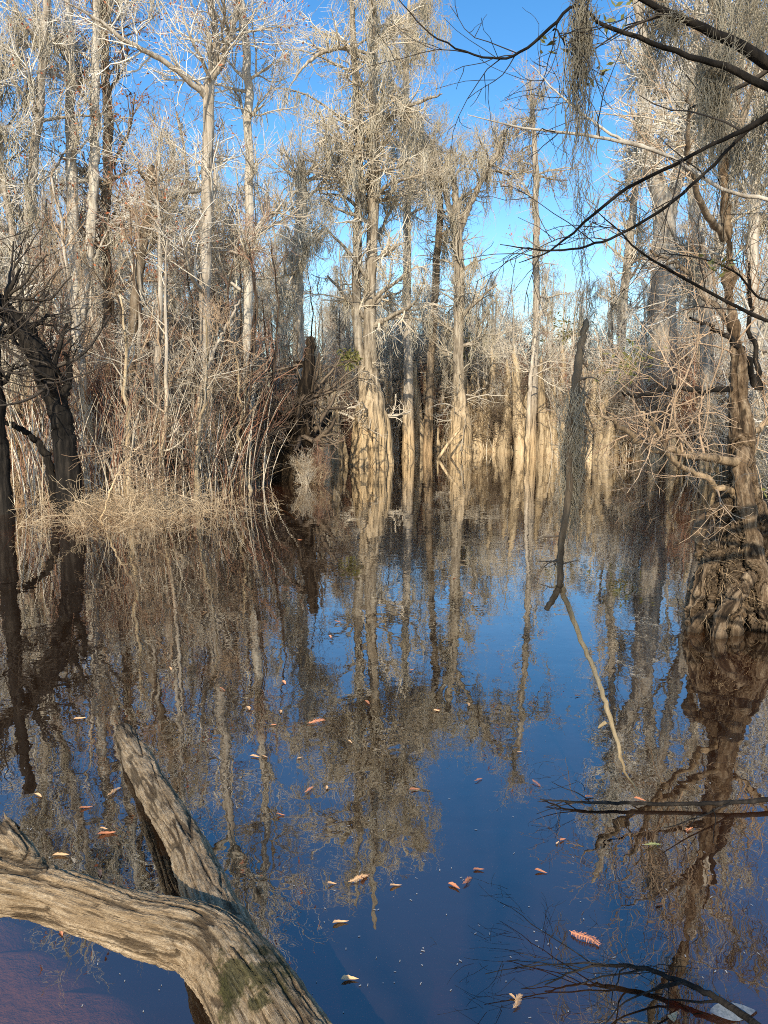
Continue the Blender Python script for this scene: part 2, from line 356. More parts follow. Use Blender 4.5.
# ------------------------------------------------------------------ trees one can tell apart
def main_tree(seed, name, label, trunks, dist, wpx, barkm='bark', twm='twig', base=None, flute=0, nf=7, fh=1.5, S=20, cr=None, moss=None, rust=0,
              limbs=(), group=None, cat='tree', base_r=None, dep=None, low=0):
    """trunks: lists of picture points (base first) for the stems of one tree standing dist metres off; wpx: stem widths in pixels"""
    rng = np.random.default_rng(seed)
    p0 = px(*trunks[0][0], dist); gz = float(ground_z(p0[0], p0[1])); root = np.array([p0[0], p0[1], min(gz, 0) - .02 if gz < 0 else gz])
    o = thing(name, root, label, cat, group); tb = MB(); TP = []; TR = []; tm = []
    for k, (pts, wd) in enumerate(zip(trunks, wpx)):
        C_ = np.array([px(x, y, dist + (0 if dep is None else dep[k] * i / max(1, len(pts) - 1))) for i, (x, y) in enumerate(pts)]) - root
        if k == 0: C_[0, 2] = min(C_[0, 2], -.05) - (.5 if gz < 0 else .1)
        P = spline(C_, 48); R = interp1(np.array(wd) * dist / F / 2, 48)
        P[1:-1] += rng.normal(0, .012, (46, 3))
        tb.trunk(P, R, S if k == 0 else 14, flute if k == 0 else 0, nf, fh, seed + k, .05)
        tip = P[-1:] + [[0, 0, R[-1] * .6]]; tb.trunk(np.vstack([P[-1:], tip]), np.array([R[-1], .001]), S if k == 0 else 14, seed=seed, rough=.0)
        TP.append(P[::4]); TR.append(R[::4])
    for pts, wd in limbs:
        C_ = np.array([px(x, y, dist + z) for x, y, z in pts]) - root; P = spline(C_, 24); R = interp1(np.array(wd) * dist / F / 2, 24)
        P[1:] += np.cumsum(rng.normal(0, .012, (23, 3)), 0)
        mbl = MB().tubes(P, R, 8); mbl.build('limb', M[barkm], o); tm.append((P[::2], R[::2]))
    lv = None
    if cr:
        P = np.stack(TP); R = np.stack(TR); c = dict(cr); lv = crown(rng, P, R, **c)
        if tm:
            Pl = np.stack([a for a, _ in tm]); Rl = np.stack([a for _, a in tm])
            e2 = kids(rng, Pl, Rl, 10, .15, 1, 35, 80, .5, 1.3, 7, .2, .05, .5, .4, .4, .005)
            e3 = kids(rng, *e2, 7, .15, 1, 30, 75, .25, .6, 5, .22, .05, .6, .5, .3, .0035)
            e4 = kids(rng, *e3, 4, .15, 1, 30, 75, .12, .3, 4, .2, .03, .7, .5, .2, .0025)
            extra = [None, e2, e3, e4]
        else: extra = None
        tb.tubes(*lv[0], S=6)
        m_ = crown_mesh(lv)
        if extra:
            for q in extra[1:]: m_.tubes(*q, S=3)
        if low:
            k1_ = kids(rng, TP[0][None], TR[0][None], low, .13, .5, 50, 110, .4, 2.0, 8, .2, .01, .12, .4, .3, .009); k2_ = kids(rng, *k1_, 7, .1, 1, 25, 70, .25, .7, 6, .2, 0, .6, .5, .2, .005); k3_ = kids(rng, *k2_, 4, .1, 1, 25, 70, .1, .35, 4, .2, 0, .6, .5, .2, .0035)
            m_.tubes(*k1_, S=4).tubes(*k2_, S=3).tubes(*k3_, S=3)
        m_.build('crown', M[twm], o)
        if rust:
            MB().leaves(pick(rng, lv[3][0], rust), .07, .017, rng).build('seed_clusters', M['rust'], o)
    tb.build('trunk', M[barkm], o)
    if moss and lv:
        na, l0, l1, r, ns = moss
        A = np.concatenate([pick(rng, lv[0][0], na), pick(rng, lv[1][0], na)])
        A = A[A[:, 2] > 1.5]
        mm = MB().tubes(*hang(rng, A, ns, l0, l1, r, .07), S=3); mm.build('spanish_moss', M['moss'], o)
    return o

# 1 the big twin cypress in the middle
main_tree(11, 'bald_cypress', 'tall twin stemmed mossy cypress on a broad fluted buttress in the middle',
    [[(371, 466), (371, 430), (371, 400), (370, 370), (370, 300), (373, 200), (374, 100), (372, 0), (371, -90)], [(366, 410), (361, 365), (356, 300), (359, 200), (357, 110), (352, 20), (350, -60)]],
    20.4, [[39, 35, 25, 14, 11, 10, 9, 7, 3], [9, 9, 9, 8, 7, 5, 3]], 'bark_buttress', 'twig', low=12, flute=.42, nf=10, fh=2.6, S=72,
    cr=dict(n1=24, t0=.48, L1=(1.2, 3.1), n2=7, n3=5, n4=2, up=-.02), moss=(210, .25, .9, .0085, 9),
    limbs=[([(373, 190, 0), (345, 180, .5), (318, 165, .9), (300, 150, 1)], [5, 4, 3, 1]), ([(374, 130, 0), (400, 110, -.4), (425, 100, -.6), (440, 95, -.8)], [5, 4, 3, 1]),
           ([(371, 60, 0), (340, 50, -.4), (310, 60, -.7), (292, 90, -1)], [5, 4, 3, 1]), ([(372, 205, 0), (390, 185, -.5), (420, 176, -.9), (435, 172, -1)], [4, 3, 2, 1])])
# 2 smaller cypress on the right of it
main_tree(12, 'bald_cypress', 'forked mossy cypress with a short pale swollen base, right of the big twin cypress',
    [[(461, 448), (460, 425), (459, 402), (458, 370), (459, 310), (458, 250), (456, 205), (452, 170)], [(458, 235), (468, 210), (482, 180), (498, 152), (504, 138)], [(458, 240), (447, 200), (440, 170), (433, 140)]],
    23.5, [[25, 22, 14, 10, 10, 9, 7, 4], [6, 6, 5, 4, 2], [5, 5, 4, 2]], 'bark_buttress', 'twig', low=12, flute=.4, nf=7, fh=1.5, S=48,
    cr=dict(n1=11, t0=.45, L1=(.9, 1.9), n2=6, n3=5, n4=2, up=.03), moss=(120, .35, 1.1, .008, 9))
# 3, 4 slim mossy trunks between them
main_tree(13, 'bald_cypress', 'slim straight mossy cypress just right of the twin cypress, its base hidden in brush',
    [[(408, 455), (408, 380), (407, 300), (407, 200), (406, 110), (408, 30), (410, -10)]], 23.5, [[15, 9, 8, 7, 6, 4, 2]],
    cr=dict(n1=18, t0=.5, L1=(.7, 1.7), n2=6, n3=5, n4=2, up=.02), moss=(120, .3, 1.0, .008, 9))
main_tree(14, 'bald_cypress', 'dark crooked mossy trunk leaning left at the top, between two pale cypresses',
    [[(428, 452), (430, 380), (433, 330), (437, 260), (440, 205), (432, 165), (416, 128), (410, 105)]], 24.5, [[11, 7, 7, 7, 6, 5, 4, 2]], 'bark_brown',
    cr=dict(n1=12, t0=.5, L1=(.6, 1.5), n2=6, n3=5, n4=2, up=.03), moss=(60, .3, .9, .008, 8))
# 5 broken-topped tree left of the centre
main_tree(15, 'swamp_tree', 'tan broken topped trunk with a few mossy side limbs, left of the twin cypress',
    [[(297, 470), (299, 400), (298, 320), (298, 250), (302, 200), (301, 162)]], 19.5, [[16, 12, 11, 11, 10, 8]], 'bark',
    cr=dict(n1=13, t0=.45, L1=(.7, 1.8), n2=6, n3=5, n4=2, up=.08), moss=(45, .3, .8, .007, 9),
    limbs=[([(303, 200, 0), (320, 190, .3), (340, 192, .5)], [4, 3, 1])])
# 6 the black stump at the end of the left bank
main_tree(16, 'dead_stump', 'black tapering dead snag on a wide base ending the left bank',
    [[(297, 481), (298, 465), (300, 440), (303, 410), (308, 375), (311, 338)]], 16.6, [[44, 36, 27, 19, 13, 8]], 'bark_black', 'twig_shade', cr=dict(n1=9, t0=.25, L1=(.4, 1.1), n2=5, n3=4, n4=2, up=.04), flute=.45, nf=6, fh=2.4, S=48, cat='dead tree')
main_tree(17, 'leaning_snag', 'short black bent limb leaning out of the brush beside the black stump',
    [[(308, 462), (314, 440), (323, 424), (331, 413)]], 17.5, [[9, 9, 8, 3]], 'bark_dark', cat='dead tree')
# 7-10 the left bank
main_tree(18, 'swamp_tree', 'grey trunk forking into a high narrow V with a long limb reaching up left',
    [[(210, 486), (209, 420), (205, 330), (206, 230), (208, 150), (210, 85), (217, 50), (211, 0), (208, -60)], [(211, 78), (221, 65), (228, 40), (237, 8), (243, -40)]],
    14.6, [[14, 12, 11, 11, 10, 10, 7, 5, 3], [7, 6, 6, 5, 3]], 'bark', 'twig_pale',
    cr=dict(n1=12, t0=.3, L1=(.8, 2.1), n2=6, n3=5, n4=2, up=.08), rust=700,
    limbs=[([(206, 98, 0), (185, 78, -.3), (160, 55, -.6), (130, 40, -.9), (95, 18, -1.2), (60, 0, -1.5)], [6, 5, 5, 4, 3, 1]), ([(206, 190, 0), (190, 190, -.2), (170, 197, -.4), (150, 206, -.5)], [4, 4, 3, 2])])
main_tree(19, 'swamp_tree', 'slender whitish trunk running straight up out of the picture, beside the forked grey tree',
    [[(246, 482), (247, 400), (248, 300), (249, 200), (248, 90), (244, 20), (238, -30)]], 15.5, [[12, 9, 9, 8, 8, 7, 4]], 'bark_pale',
    cr=dict(n1=15, t0=.35, L1=(.7, 1.8), n2=6, n3=5, n4=2, up=.06), moss=(30, .2, .5, .006, 8))
main_tree(20, 'snapped_tree', 'brown snapped off trunk leaning slightly right in the left thicket',
    [[(128, 480), (132, 400), (133, 330), (141, 260), (147, 205), (151, 166)]], 14.0, [[13, 10, 10, 9, 8, 7]], 'bark_brown', cr=dict(n1=8, t0=.4, L1=(.5, 1.4), n2=6, n3=5, n4=2, up=.08), cat='dead tree')
main_tree(21, 'swamp_tree', 'pale double trunk wrapped in grey twigs, left of the snapped brown trunk',
    [[(82, 480), (78, 380), (75, 260), (71, 160), (70, 60), (66, -30)], [(80, 330), (92, 220), (95, 120), (97, 20), (98, -40)]], 15.0, [[14, 12, 11, 10, 8, 4], [9, 9, 9, 7, 4]], 'bark_pale', 'twig_pale',
    cr=dict(n1=12, t0=.25, L1=(.8, 2.2), n2=6, n3=5, n4=2, up=.07), moss=(60, .2, .6, .007, 9), rust=500)
main_tree(22, 'swamp_tree', 'thin grey brown tree with rusty seed clusters high in its crown, over the left thicket',
    [[(112, 480), (110, 380), (106, 250), (108, 130), (103, 40), (100, -40)]], 15.8, [[12, 10, 9, 9, 7, 4]], 'bark_brown', 'twig_brown',
    cr=dict(n1=15, t0=.3, L1=(.8, 2.2), n2=6, n3=5, n4=2, up=.07), rust=1500)
main_tree(23, 'swamp_tree', 'grey tree at the left edge with a dense tangle of pale mossy limbs',
    [[(28, 486), (24, 400), (22, 300), (30, 200), (40, 100), (46, 10), (50, -60)], [(24, 320), (10, 220), (-6, 130), (-16, 40)]], 14.2, [[13, 10, 9, 9, 8, 7, 3], [7, 7, 6, 3]], 'bark', 'twig_pale',
    cr=dict(n1=13, t0=.3, L1=(.9, 2.3), n2=6, n3=5, n4=2, up=.05), moss=(90, .2, .6, .007, 9), rust=500)
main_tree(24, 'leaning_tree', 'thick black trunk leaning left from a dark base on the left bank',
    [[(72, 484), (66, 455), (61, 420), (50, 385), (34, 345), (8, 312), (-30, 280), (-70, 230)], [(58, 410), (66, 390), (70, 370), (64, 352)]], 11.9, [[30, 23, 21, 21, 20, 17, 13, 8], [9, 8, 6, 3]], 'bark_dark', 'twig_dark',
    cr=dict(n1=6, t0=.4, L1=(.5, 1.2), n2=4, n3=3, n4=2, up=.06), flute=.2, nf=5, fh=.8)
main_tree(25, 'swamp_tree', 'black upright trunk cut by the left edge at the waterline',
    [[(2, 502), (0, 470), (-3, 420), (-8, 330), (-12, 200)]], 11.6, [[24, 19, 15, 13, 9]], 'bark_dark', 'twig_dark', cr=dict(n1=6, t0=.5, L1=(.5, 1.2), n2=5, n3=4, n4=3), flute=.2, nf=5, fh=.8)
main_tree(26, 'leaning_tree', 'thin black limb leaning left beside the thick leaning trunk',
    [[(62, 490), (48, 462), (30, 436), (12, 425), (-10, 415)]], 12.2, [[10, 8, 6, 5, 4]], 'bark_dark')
# 11 right of the gap
main_tree(27, 'bald_cypress', 'slender mossy cypress standing alone against the blue gap right of the middle',
    [[(531, 448), (534, 380), (536, 300), (536, 200), (534, 130), (530, 82)]], 23.0, [[13, 7, 6, 6, 4, 2]],
    cr=dict(n1=15, t0=.38, L1=(.7, 1.9), n2=6, n3=5, n4=2, up=.0), moss=(50, .2, .6, .008, 8), rust=500)
main_tree(28, 'swamp_tree', 'thin white stem leaning right at the foot of the slender mossy cypress',
    [[(527, 440), (530, 390), (534, 345), (538, 300)]], 22.0, [[5, 4, 3, 1.5]], 'bark', cr=dict(n1=6, t0=.4, L1=(.4, 1.0), n2=6, n3=6, n4=3))
# 12 the big pale trees on the right
main_tree(29, 'swamp_tree', 'stout pale grey trunk with a crooked upper fork, behind the right hand brush',
    [[(664, 462), (664, 400), (663, 330), (665, 250), (662, 200), (650, 160), (643, 110), (648, 60), (636, 0), (630, -40)], [(664, 235), (676, 180), (684, 120), (690, 70), (698, 0)]], 21.8, [[30, 26, 24, 23, 19, 15, 12, 9, 7, 4], [14, 11, 9, 7, 4]], 'bark', 'twig_pale',
    cr=dict(n1=14, t0=.35, L1=(.8, 2.2), n2=6, n3=5, n4=2, up=.05), moss=(70, .2, .6, .007, 9))
main_tree(30, 'swamp_tree', 'pale branching tree between the stout grey trunk and the right edge',
    [[(716, 470), (708, 380), (702, 280), (694, 200), (690, 130), (694, 50), (700, -30)], [(703, 300), (722, 230), (730, 150), (742, 60), (750, -30)]], 17.0, [[15, 12, 11, 10, 9, 7, 4], [9, 8, 8, 6, 3]], 'bark', 'twig_pale',
    cr=dict(n1=18, t0=.25, L1=(.8, 2.2), n2=6, n3=5, n4=2, up=.05), moss=(80, .2, .7, .007, 9))
main_tree(31, 'swamp_tree', 'grey tree at the right edge hung with ragged moss high up',
    [[(762, 470), (758, 380), (752, 280), (756, 180), (760, 80), (752, -20)]], 13.0, [[15, 12, 11, 9, 8, 5]], 'bark', 'twig',
    cr=dict(n1=20, t0=.25, L1=(.9, 2.2), n2=6, n3=5, n4=2, up=.05), moss=(60, .2, .7, .007, 9))
main_tree(32, 'swamp_tree', 'thin grey tree with upswept bare limbs left of the stout pale trunk',
    [[(618, 458), (620, 380), (624, 300), (632, 220), (640, 140), (640, 60)]], 23.5, [[10, 8, 8, 7, 5, 2]], 'bark', 'twig',
    cr=dict(n1=16, t0=.3, L1=(.6, 1.6), n2=6, n3=5, n4=2, up=.1), moss=(40, .2, .6, .007, 9))

# ------------------------------------------------------------------ the wood behind: copies of a few kinds
def proto_tree(seed, H, r, barkm, twm, moss=0, n1=15, L1=(.8, 2.1), t0=.3, rust=0, flare=2.3):
    rng = np.random.default_rng(seed); z = np.linspace(-.3, H, 26)
    P = np.stack([np.cumsum(rng.normal(0, .035, 26)), np.cumsum(rng.normal(0, .035, 26)), z], 1); P[:, :2] -= P[1, :2]
    R = r * (1 - .8 * np.clip(z / H, 0, 1)) * (1 + (flare - 1) * np.exp(-np.maximum(z, 0) * 1.5))
    o = bpy.data.objects.new('bare_tree', None); COL.objects.link(o)
    lv = crown(rng, P[None, ::2], R[None, ::2], n1=n1, t0=t0, L1=L1, n2=6, n3=5, n4=2, up=.06, tw=1.4)
    tr = MB().trunk(P, R, 18, .16, 6, 1.4, seed); tr.tubes(*lv[0], S=5); tr.build('trunk', M[barkm], o)
    crown_mesh(lv).build('crown', M[twm], o)
    if rust: MB().leaves(pick(rng, lv[3][0], rust), .08, .018, rng).build('seed_clusters', M['rust'], o)
    if moss:
        A = np.concatenate([pick(rng, lv[0][0], moss), pick(rng, lv[1][0], moss)])
        MB().tubes(*hang(rng, A, 9, .3, 1.0, .009, .08), S=3).build('spanish_moss', M['moss'], o)
    return o
PT = [proto_tree(101, 9.5, .12, 'bark', 'twig_brown', 40), proto_tree(102, 8.5, .10, 'bark_pale', 'twig_pale', 0),
      proto_tree(103, 10.5, .14, 'bark', 'twig', 60), proto_tree(104, 7.0, .08, 'bark_brown', 'twig_shade', 0, 18, rust=500),
      proto_tree(105, 8.0, .09, 'bark', 'twig_pale', 40, 18, (.7, 1.6), .2), proto_tree(106, 9.0, .11, 'bark_pale', 'twig', 30, 14)]
used = [False] * 6
rng = np.random.default_rng(5)
def put_tree(k, x, y, s, label, group):
    z = max(float(ground_z(x, y)), 0) - .05; rz = rng.uniform(0, 6.28); tl = rng.normal(0, .04, 2)
    if not used[k]:
        used[k] = True; o = PT[k]; o.location = (x, y, z); o.rotation_euler = (tl[0], tl[1], rz); o.scale = (s, s, s); return tag(o, label, 'tree', group)
    return tag(copy_thing(PT[k], (x, y, z), rz, s, tilt=tl), label, 'tree', group)
LB = ('bare grey tree among many like it in the far wood behind the open water', 'trees of the far wood')
LL = ('bare thin trunked tree among many in the dense thicket on the left bank', 'trees in the left bank thicket')
LR = ('bare pale tree among many in the thicket on the right bank', 'trees in the right bank thicket')
n = 0
while n < 130:
    y = rng.uniform(25, 50); X = .62 * y; x = rng.uniform(-X, X)
    if shore_dist(np.array(x), np.array(y)) < .8: continue
    xp = 384 + F * x / y * .99
    gap = 470 < xp < 620
    s = rng.uniform(.75, 1.1) * (.62 if gap else 1) * (.8 if 300 < xp < 470 else 1)
    put_tree(int(rng.integers(0, 6)), x, y, s, *LB); n += 1
n = 0
while n < 20:
    y = rng.uniform(13.5, 24); x = rng.uniform(-11.5, -2.6)
    if shore_dist(np.array(x), np.array(y)) < .3: continue
    put_tree(int(rng.choice([1, 3, 4, 4, 0, 5])), x, y, rng.uniform(.6, .95), *LL); n += 1
n = 0
while n < 10:
    y = rng.uniform(13, 26); x = rng.uniform(5.5, 14)
    if shore_dist(np.array(x), np.array(y)) < .6 or x / y > .7: continue
    put_tree(int(rng.choice([1, 4, 5, 0, 4])), x, y, rng.uniform(.55, .9), *LR); n += 1

# shrubs: many bare stems from one root
def proto_shrub(seed, H, ns, twm, spread=.5, L=(.5, 1.3), n1=8, n2=4, n3=2, n4=0, up=.1, r=.02):
    rng = np.random.default_rng(seed); th = rng.uniform(0, 6.28, ns); k = np.linspace(0, 1, 9)[None, :, None]
    lean = rng.uniform(.05, spread, ns)[:, None, None]; d = np.stack([np.cos(th), np.sin(th), np.zeros(ns)], 1)[:, None]
    hh = rng.uniform(.55, 1, ns)[:, None, None] * H
    P = d * (.12 + lean * hh * k ** 1.3) + np.array([0, 0, 1.]) * (hh * k - .2) + np.cumsum(rng.normal(0, .02 * H, (ns, 9, 3)), 1) * k
    R = r * rng.uniform(.6, 1.4, (ns, 1)) * np.linspace(1, .3, 9)[None]
    m_ = MB().tubes(P, R, 5)
    a = kids(rng, P, R, n1, .15, 1, 25, 65, *L, 7, .18, up, .6, .4, .4, .004); m_.tubes(*a, S=4)
    b_ = kids(rng, *a, n2, .1, 1, 30, 75, L[0] * .5, L[1] * .5, 5, .2, up, .65, .5, .3, .0052); m_.tubes(*b_, S=3)
    c_ = kids(rng, *b_, n3, .1, 1, 30, 75, .12, .35, 4, .2, up * .5, .7, .5, .2, .0042); m_.tubes(*c_, S=3)
    o = m_.build('bare_shrub', M[twm]); return o
PS = [proto_shrub(201, 2.6, 14, 'twig'), proto_shrub(202, 3.3, 9, 'twig_pale', .4), proto_shrub(203, 2.2, 13, 'twig_shade', .8), proto_shrub(204, 1.7, 14, 'twig_straw', .6),
      proto_shrub(205, 3.2, 14, 'twig_red', .35), proto_shrub(206, 4.2, 9, 'twig_pale', .22, (.4, 1.0), 14)]
PS[5].name = 'bare_shrub'
useds = [False] * 6
def put_shrub(k, x, y, s, label, group, z=None):
    z = max(float(ground_z(x, y)), -.12) - .02 if z is None else z
    o = PS[k]
    if useds[k]: o = o.copy(); COL.objects.link(o)
    useds[k] = True
    o.location = (x, y, z); o.rotation_euler = (0, 0, rng.uniform(0, 6.28)); o.scale = (s, s, s * rng.uniform(.85, 1.15))
    return tag(o, label, 'shrub', group)
SB = ('bare grey shrub among many tangled along the far shore', 'shrubs along the far shore')
SL = ('bare many stemmed shrub among many crowding the left bank', 'shrubs crowding the left bank')
SR = ('bare pale shrub among many on the right bank', 'shrubs on the right bank')
n = 0
while n < 165:
    y = 21 + 17 * rng.random() ** 1.3; X = .56 * y; x = rng.uniform(-X, X)
    if rng.random() < .7: x = rng.uniform(-2.2, 10); y = rng.uniform(21, 30)
    d = float(shore_dist(np.array(x), np.array(y)))
    if d < .05 or x < -3.2 and y < 24 or (-2.2 < x < 10 and y < 30 and d > 3): continue
    put_shrub(int(rng.choice([0, 0, 1, 2, 3, 3, 4, 5])), x, y, rng.uniform(.7, 1.15) * (1.45 if y > 27 else 1), *SB); n += 1
n = 0
while n < 78:
    y = 13.0 + 9 * rng.random() ** 1.5; x = rng.uniform(-10.5, -2.4)
    d = float(shore_dist(np.array(x), np.array(y)))
    if d < .0 or x / y < -.62 or (x < -4.4 and y < 14.2): continue
    put_shrub(int(rng.choice([0, 4, 2, 4, 4, 4, 0, 3])), x, y, rng.uniform(.6, 1.1), *SL); n += 1
n = 0
while n < 60:
    y = rng.uniform(7.5, 23); x = rng.uniform(4.8, 13)
    d = float(shore_dist(np.array(x), np.array(y)))
    if d < .1 or x / y > .66: continue
    put_shrub(int(rng.choice([0, 1, 1, 2, 5, 5])), x, y, rng.uniform(.7, 1.25), *SR); n += 1

n = 0
while n < 3:       # brush round the foot of the black snag
    x = rng.uniform(-2.9, -1.2); y = rng.uniform(15.2, 16.3)
    if abs(x + 1.85) < .25: continue
    put_shrub(int(rng.choice([4, 3, 0])), x, y, rng.uniform(.25, .42), *SL, z=-.1); n += 1

# saplings: single thin stems with a pale flood line
def proto_sapling(seed, H, r, twm, bm, n1=12):
    rng = np.random.default_rng(seed); z = np.linspace(-.3, H, 18); k = np.clip(z / H, 0, 1)
    P = np.stack([np.cumsum(rng.normal(0, .035, 18)), np.cumsum(rng.normal(0, .035, 18)), z], 1); P[:, :2] -= P[1, :2]
    R = r * (1 - .75 * k) * (1 + 1.1 * np.exp(-np.maximum(z, 0) * 3)); o = bpy.data.objects.new('sapling', None); COL.objects.link(o)
    a = kids(rng, P[None], R[None], n1, .25, 1, 25, 60, .4, 1.2, 7, .16, .08, .5, .4, .4, .005); b_ = kids(rng, *a, 4, .15, 1, 25, 65, .25, .6, 5, .17, .06, .6, .5, .3, .0045); c_ = kids(rng, *b_, 2, .15, 1, 30, 70, .1, .3, 4, .2, .03, .7, .5, .2, .0034)
    MB().trunk(P, R, 10, .1, 4, .6, seed, .08).build('trunk', M[bm], o); MB().tubes(*a, S=4).tubes(*b_, S=3).tubes(*c_, S=3).build('crown', M[twm], o)
    return o
PA = [proto_sapling(251, 3.2, .05, 'twig', 'knee', 9), proto_sapling(252, 4.6, .055, 'twig', 'bark', 10), proto_sapling(253, 2.5, .035, 'twig_brown', 'knee', 7), proto_sapling(254, 5.4, .07, 'twig_brown', 'bark', 12), proto_sapling(255, 4.0, .045, 'twig_shade', 'bark_stem', 9), proto_sapling(256, 4.8, .035, 'twig_red', 'bark_stem', 8)]
usea = [False] * 6
def put_sap(k, x, y, s, label, group):
    z = max(float(ground_z(x, y)), -.15); rz = rng.uniform(0, 6.28); tl = rng.normal(0, .06, 2); o = PA[k]
    if usea[k]: return tag(copy_thing(o, (x, y, z), rz, s, tilt=tl), label, 'sapling', group)
    usea[k] = True; o.location = (x, y, z); o.rotation_euler = (tl[0], tl[1], rz); o.scale = (s, s, s); return tag(o, label, 'sapling', group)
for (cnt, xr, yr, dm, lab) in [(140, (-11, -2.2), (12.0, 22), -.35, ('thin upright sapling among many standing close together on the left bank', 'saplings on the left bank')),
                           (48, (-4, 12), (19.5, 31), .0, ('thin upright sapling among many standing close together behind the far shore', 'saplings behind the far shore')),
                           (26, (5, 13), (9, 22), .2, ('thin upright sapling among many on the right bank', 'saplings on the right bank'))]:
    n = 0
    while n < cnt:
        x = rng.uniform(*xr); y = yr[0] + (yr[1] - yr[0]) * rng.random() ** 1.5; d = float(shore_dist(np.array(x), np.array(y)))
        if d < dm or abs(x / y) > .64 or (x / y < -.36 and y < 13.8): continue
        put_sap(int(rng.choice([0, 0, 2, 3, 4, 5, 5, 1]) if lab[1].endswith('left bank') else rng.integers(0, 6)), x, y, rng.uniform(.65, 1.1), *lab); n += 1

n = 0
while n < 26:      # a loose clump behind the black snag
    x = rng.uniform(-2.9, -.9); y = rng.uniform(17.5, 26); d = float(shore_dist(np.array(x), np.array(y)))
    if d < -.4 or (y < 18.5 and x > -2.3): continue
    put_sap(int(rng.choice([0, 2, 1, 4])), x, y, rng.uniform(.6, 1.0), 'thin upright sapling among many standing close together behind the far shore', 'saplings behind the far shore'); n += 1
n = 0
while n < 50:      # a close row right on the far shore
    x = rng.uniform(-1.5, 9); y = rng.uniform(20, 29); d = float(shore_dist(np.array(x), np.array(y)))
    if not -.1 < d < 1.2: continue
    put_sap(int(rng.choice([0, 2, 0, 1])), x, y, rng.uniform(.7, 1.15), 'thin upright sapling among many standing close together behind the far shore', 'saplings behind the far shore'); n += 1

# cypress knees and little flared stems along the far shore
def proto_knee(seed, H, r):
    rng = np.random.default_rng(seed); z = np.linspace(-.35, H, 16); k = np.clip(z / H, 0, 1)
    P = np.stack([np.cumsum(rng.normal(0, .015, 16)), np.cumsum(rng.normal(0, .015, 16)), z], 1)
    R = r * ((1 - k) ** .7 * .85 + .15) * np.where(np.arange(16) == 15, .3, 1)
    return MB().trunk(P, R, 16, .22, 5, H, seed, .06).build('cypress_knee', M['knee'])
PK = [proto_knee(301, 1.1, .17), proto_knee(302, 1.7, .2), proto_knee(303, .7, .18), proto_knee(304, 2.3, .15)]
n = 0; usedk = [False] * 4
while n < 190:
    y = rng.uniform(19, 29.5); x = rng.uniform(-2.6, 9.6)
    d = float(shore_dist(np.array(x), np.array(y)))
    if not -.3 < d < 2.4 * rng.random() ** 1.5: continue
    k = int(rng.integers(0, 4)); o = PK[k]
    if usedk[k]: o = o.copy(); COL.objects.link(o)
    usedk[k] = True; s = rng.uniform(.75, 1.5)
    o.location = (x, y, max(float(ground_z(x, y)), -.1)); o.rotation_euler = (rng.normal(0, .06), rng.normal(0, .06), rng.uniform(0, 6.28)); o.scale = (s, s, s)
    tag(o, 'tan ridged cypress knee among many lining the far waterline', 'cypress knee', 'cypress knees along the far waterline'); n += 1

# dead grass and litter on the banks: nobody could count it
def litter(name, npts, xr, yr, dmin, dmax, h0, h1, mat, lean, r=.003):
    rng = np.random.default_rng(len(name)); out = []
    while len(out) < npts:
        x = rng.uniform(*xr, 4000); y = rng.uniform(*yr, 4000); d = shore_dist(x, y)
        k = (d > dmin) & (d < dmax) & (np.abs(x / y) < .62); out += list(zip(x[k], y[k]))
    q = np.array(out[:npts]); z = np.maximum(ground_z(q[:, 0], q[:, 1]), -.1)
    B = len(q); th = rng.uniform(0, 6.28, B); L = rng.uniform(h0, h1, B); k = np.linspace(0, 1, 5)[None, :, None]
    d = np.stack([np.cos(th), np.sin(th), np.zeros(B)], 1)[:, None] * rng.uniform(.1, lean, (B, 1, 1))
    P = np.concatenate([q, z[:, None]], 1)[:, None] + (d * k ** 1.5 + np.array([0, 0, 1.]) * (k - .45 * k ** 2 * lean)) * L[:, None, None]
    P[:, :, 2] = np.maximum(P[:, :, 2], z[:, None] - .01)
    return tag(MB().tubes(P, r * np.array([1, 1, .9, .7, .3])[None] * rng.uniform(.7, 1.4, (B, 1)), 3).build(name, M[mat]), kind='stuff')
tag(litter('dead_grass', 9000, (-9, -2), (12, 20), -.2, 4, .2, .8, 'twig_straw', .9, .004), 'straw coloured dead grass along the left bank', 'grass')
tag(litter('dead_grass', 9000, (-3, 12), (14, 30), -.1, 4, .2, .7, 'twig_straw', .9, .006), 'straw coloured dead grass along the far shore', 'grass')

tag(litter('thicket_canes', 750, (-6, -2.2), (12.2, 16), -.35, 3, .8, 2.6, 'twig', .38, .009), 'thin upright tan canes crowding the front of the left bank', 'canes')
tag(litter('thicket_stems', 650, (-7, -2.2), (12.4, 17), -.3, 3, 1.0, 3.0, 'twig_red', .45, .008), 'thin red brown stems standing in the left bank thicket', 'canes')
tag(litter('shore_canes', 1100, (-2.5, 11), (16, 30), -.15, 2, .8, 2.6, 'twig', .4, .013), 'thin upright tan canes along the far shore', 'canes')
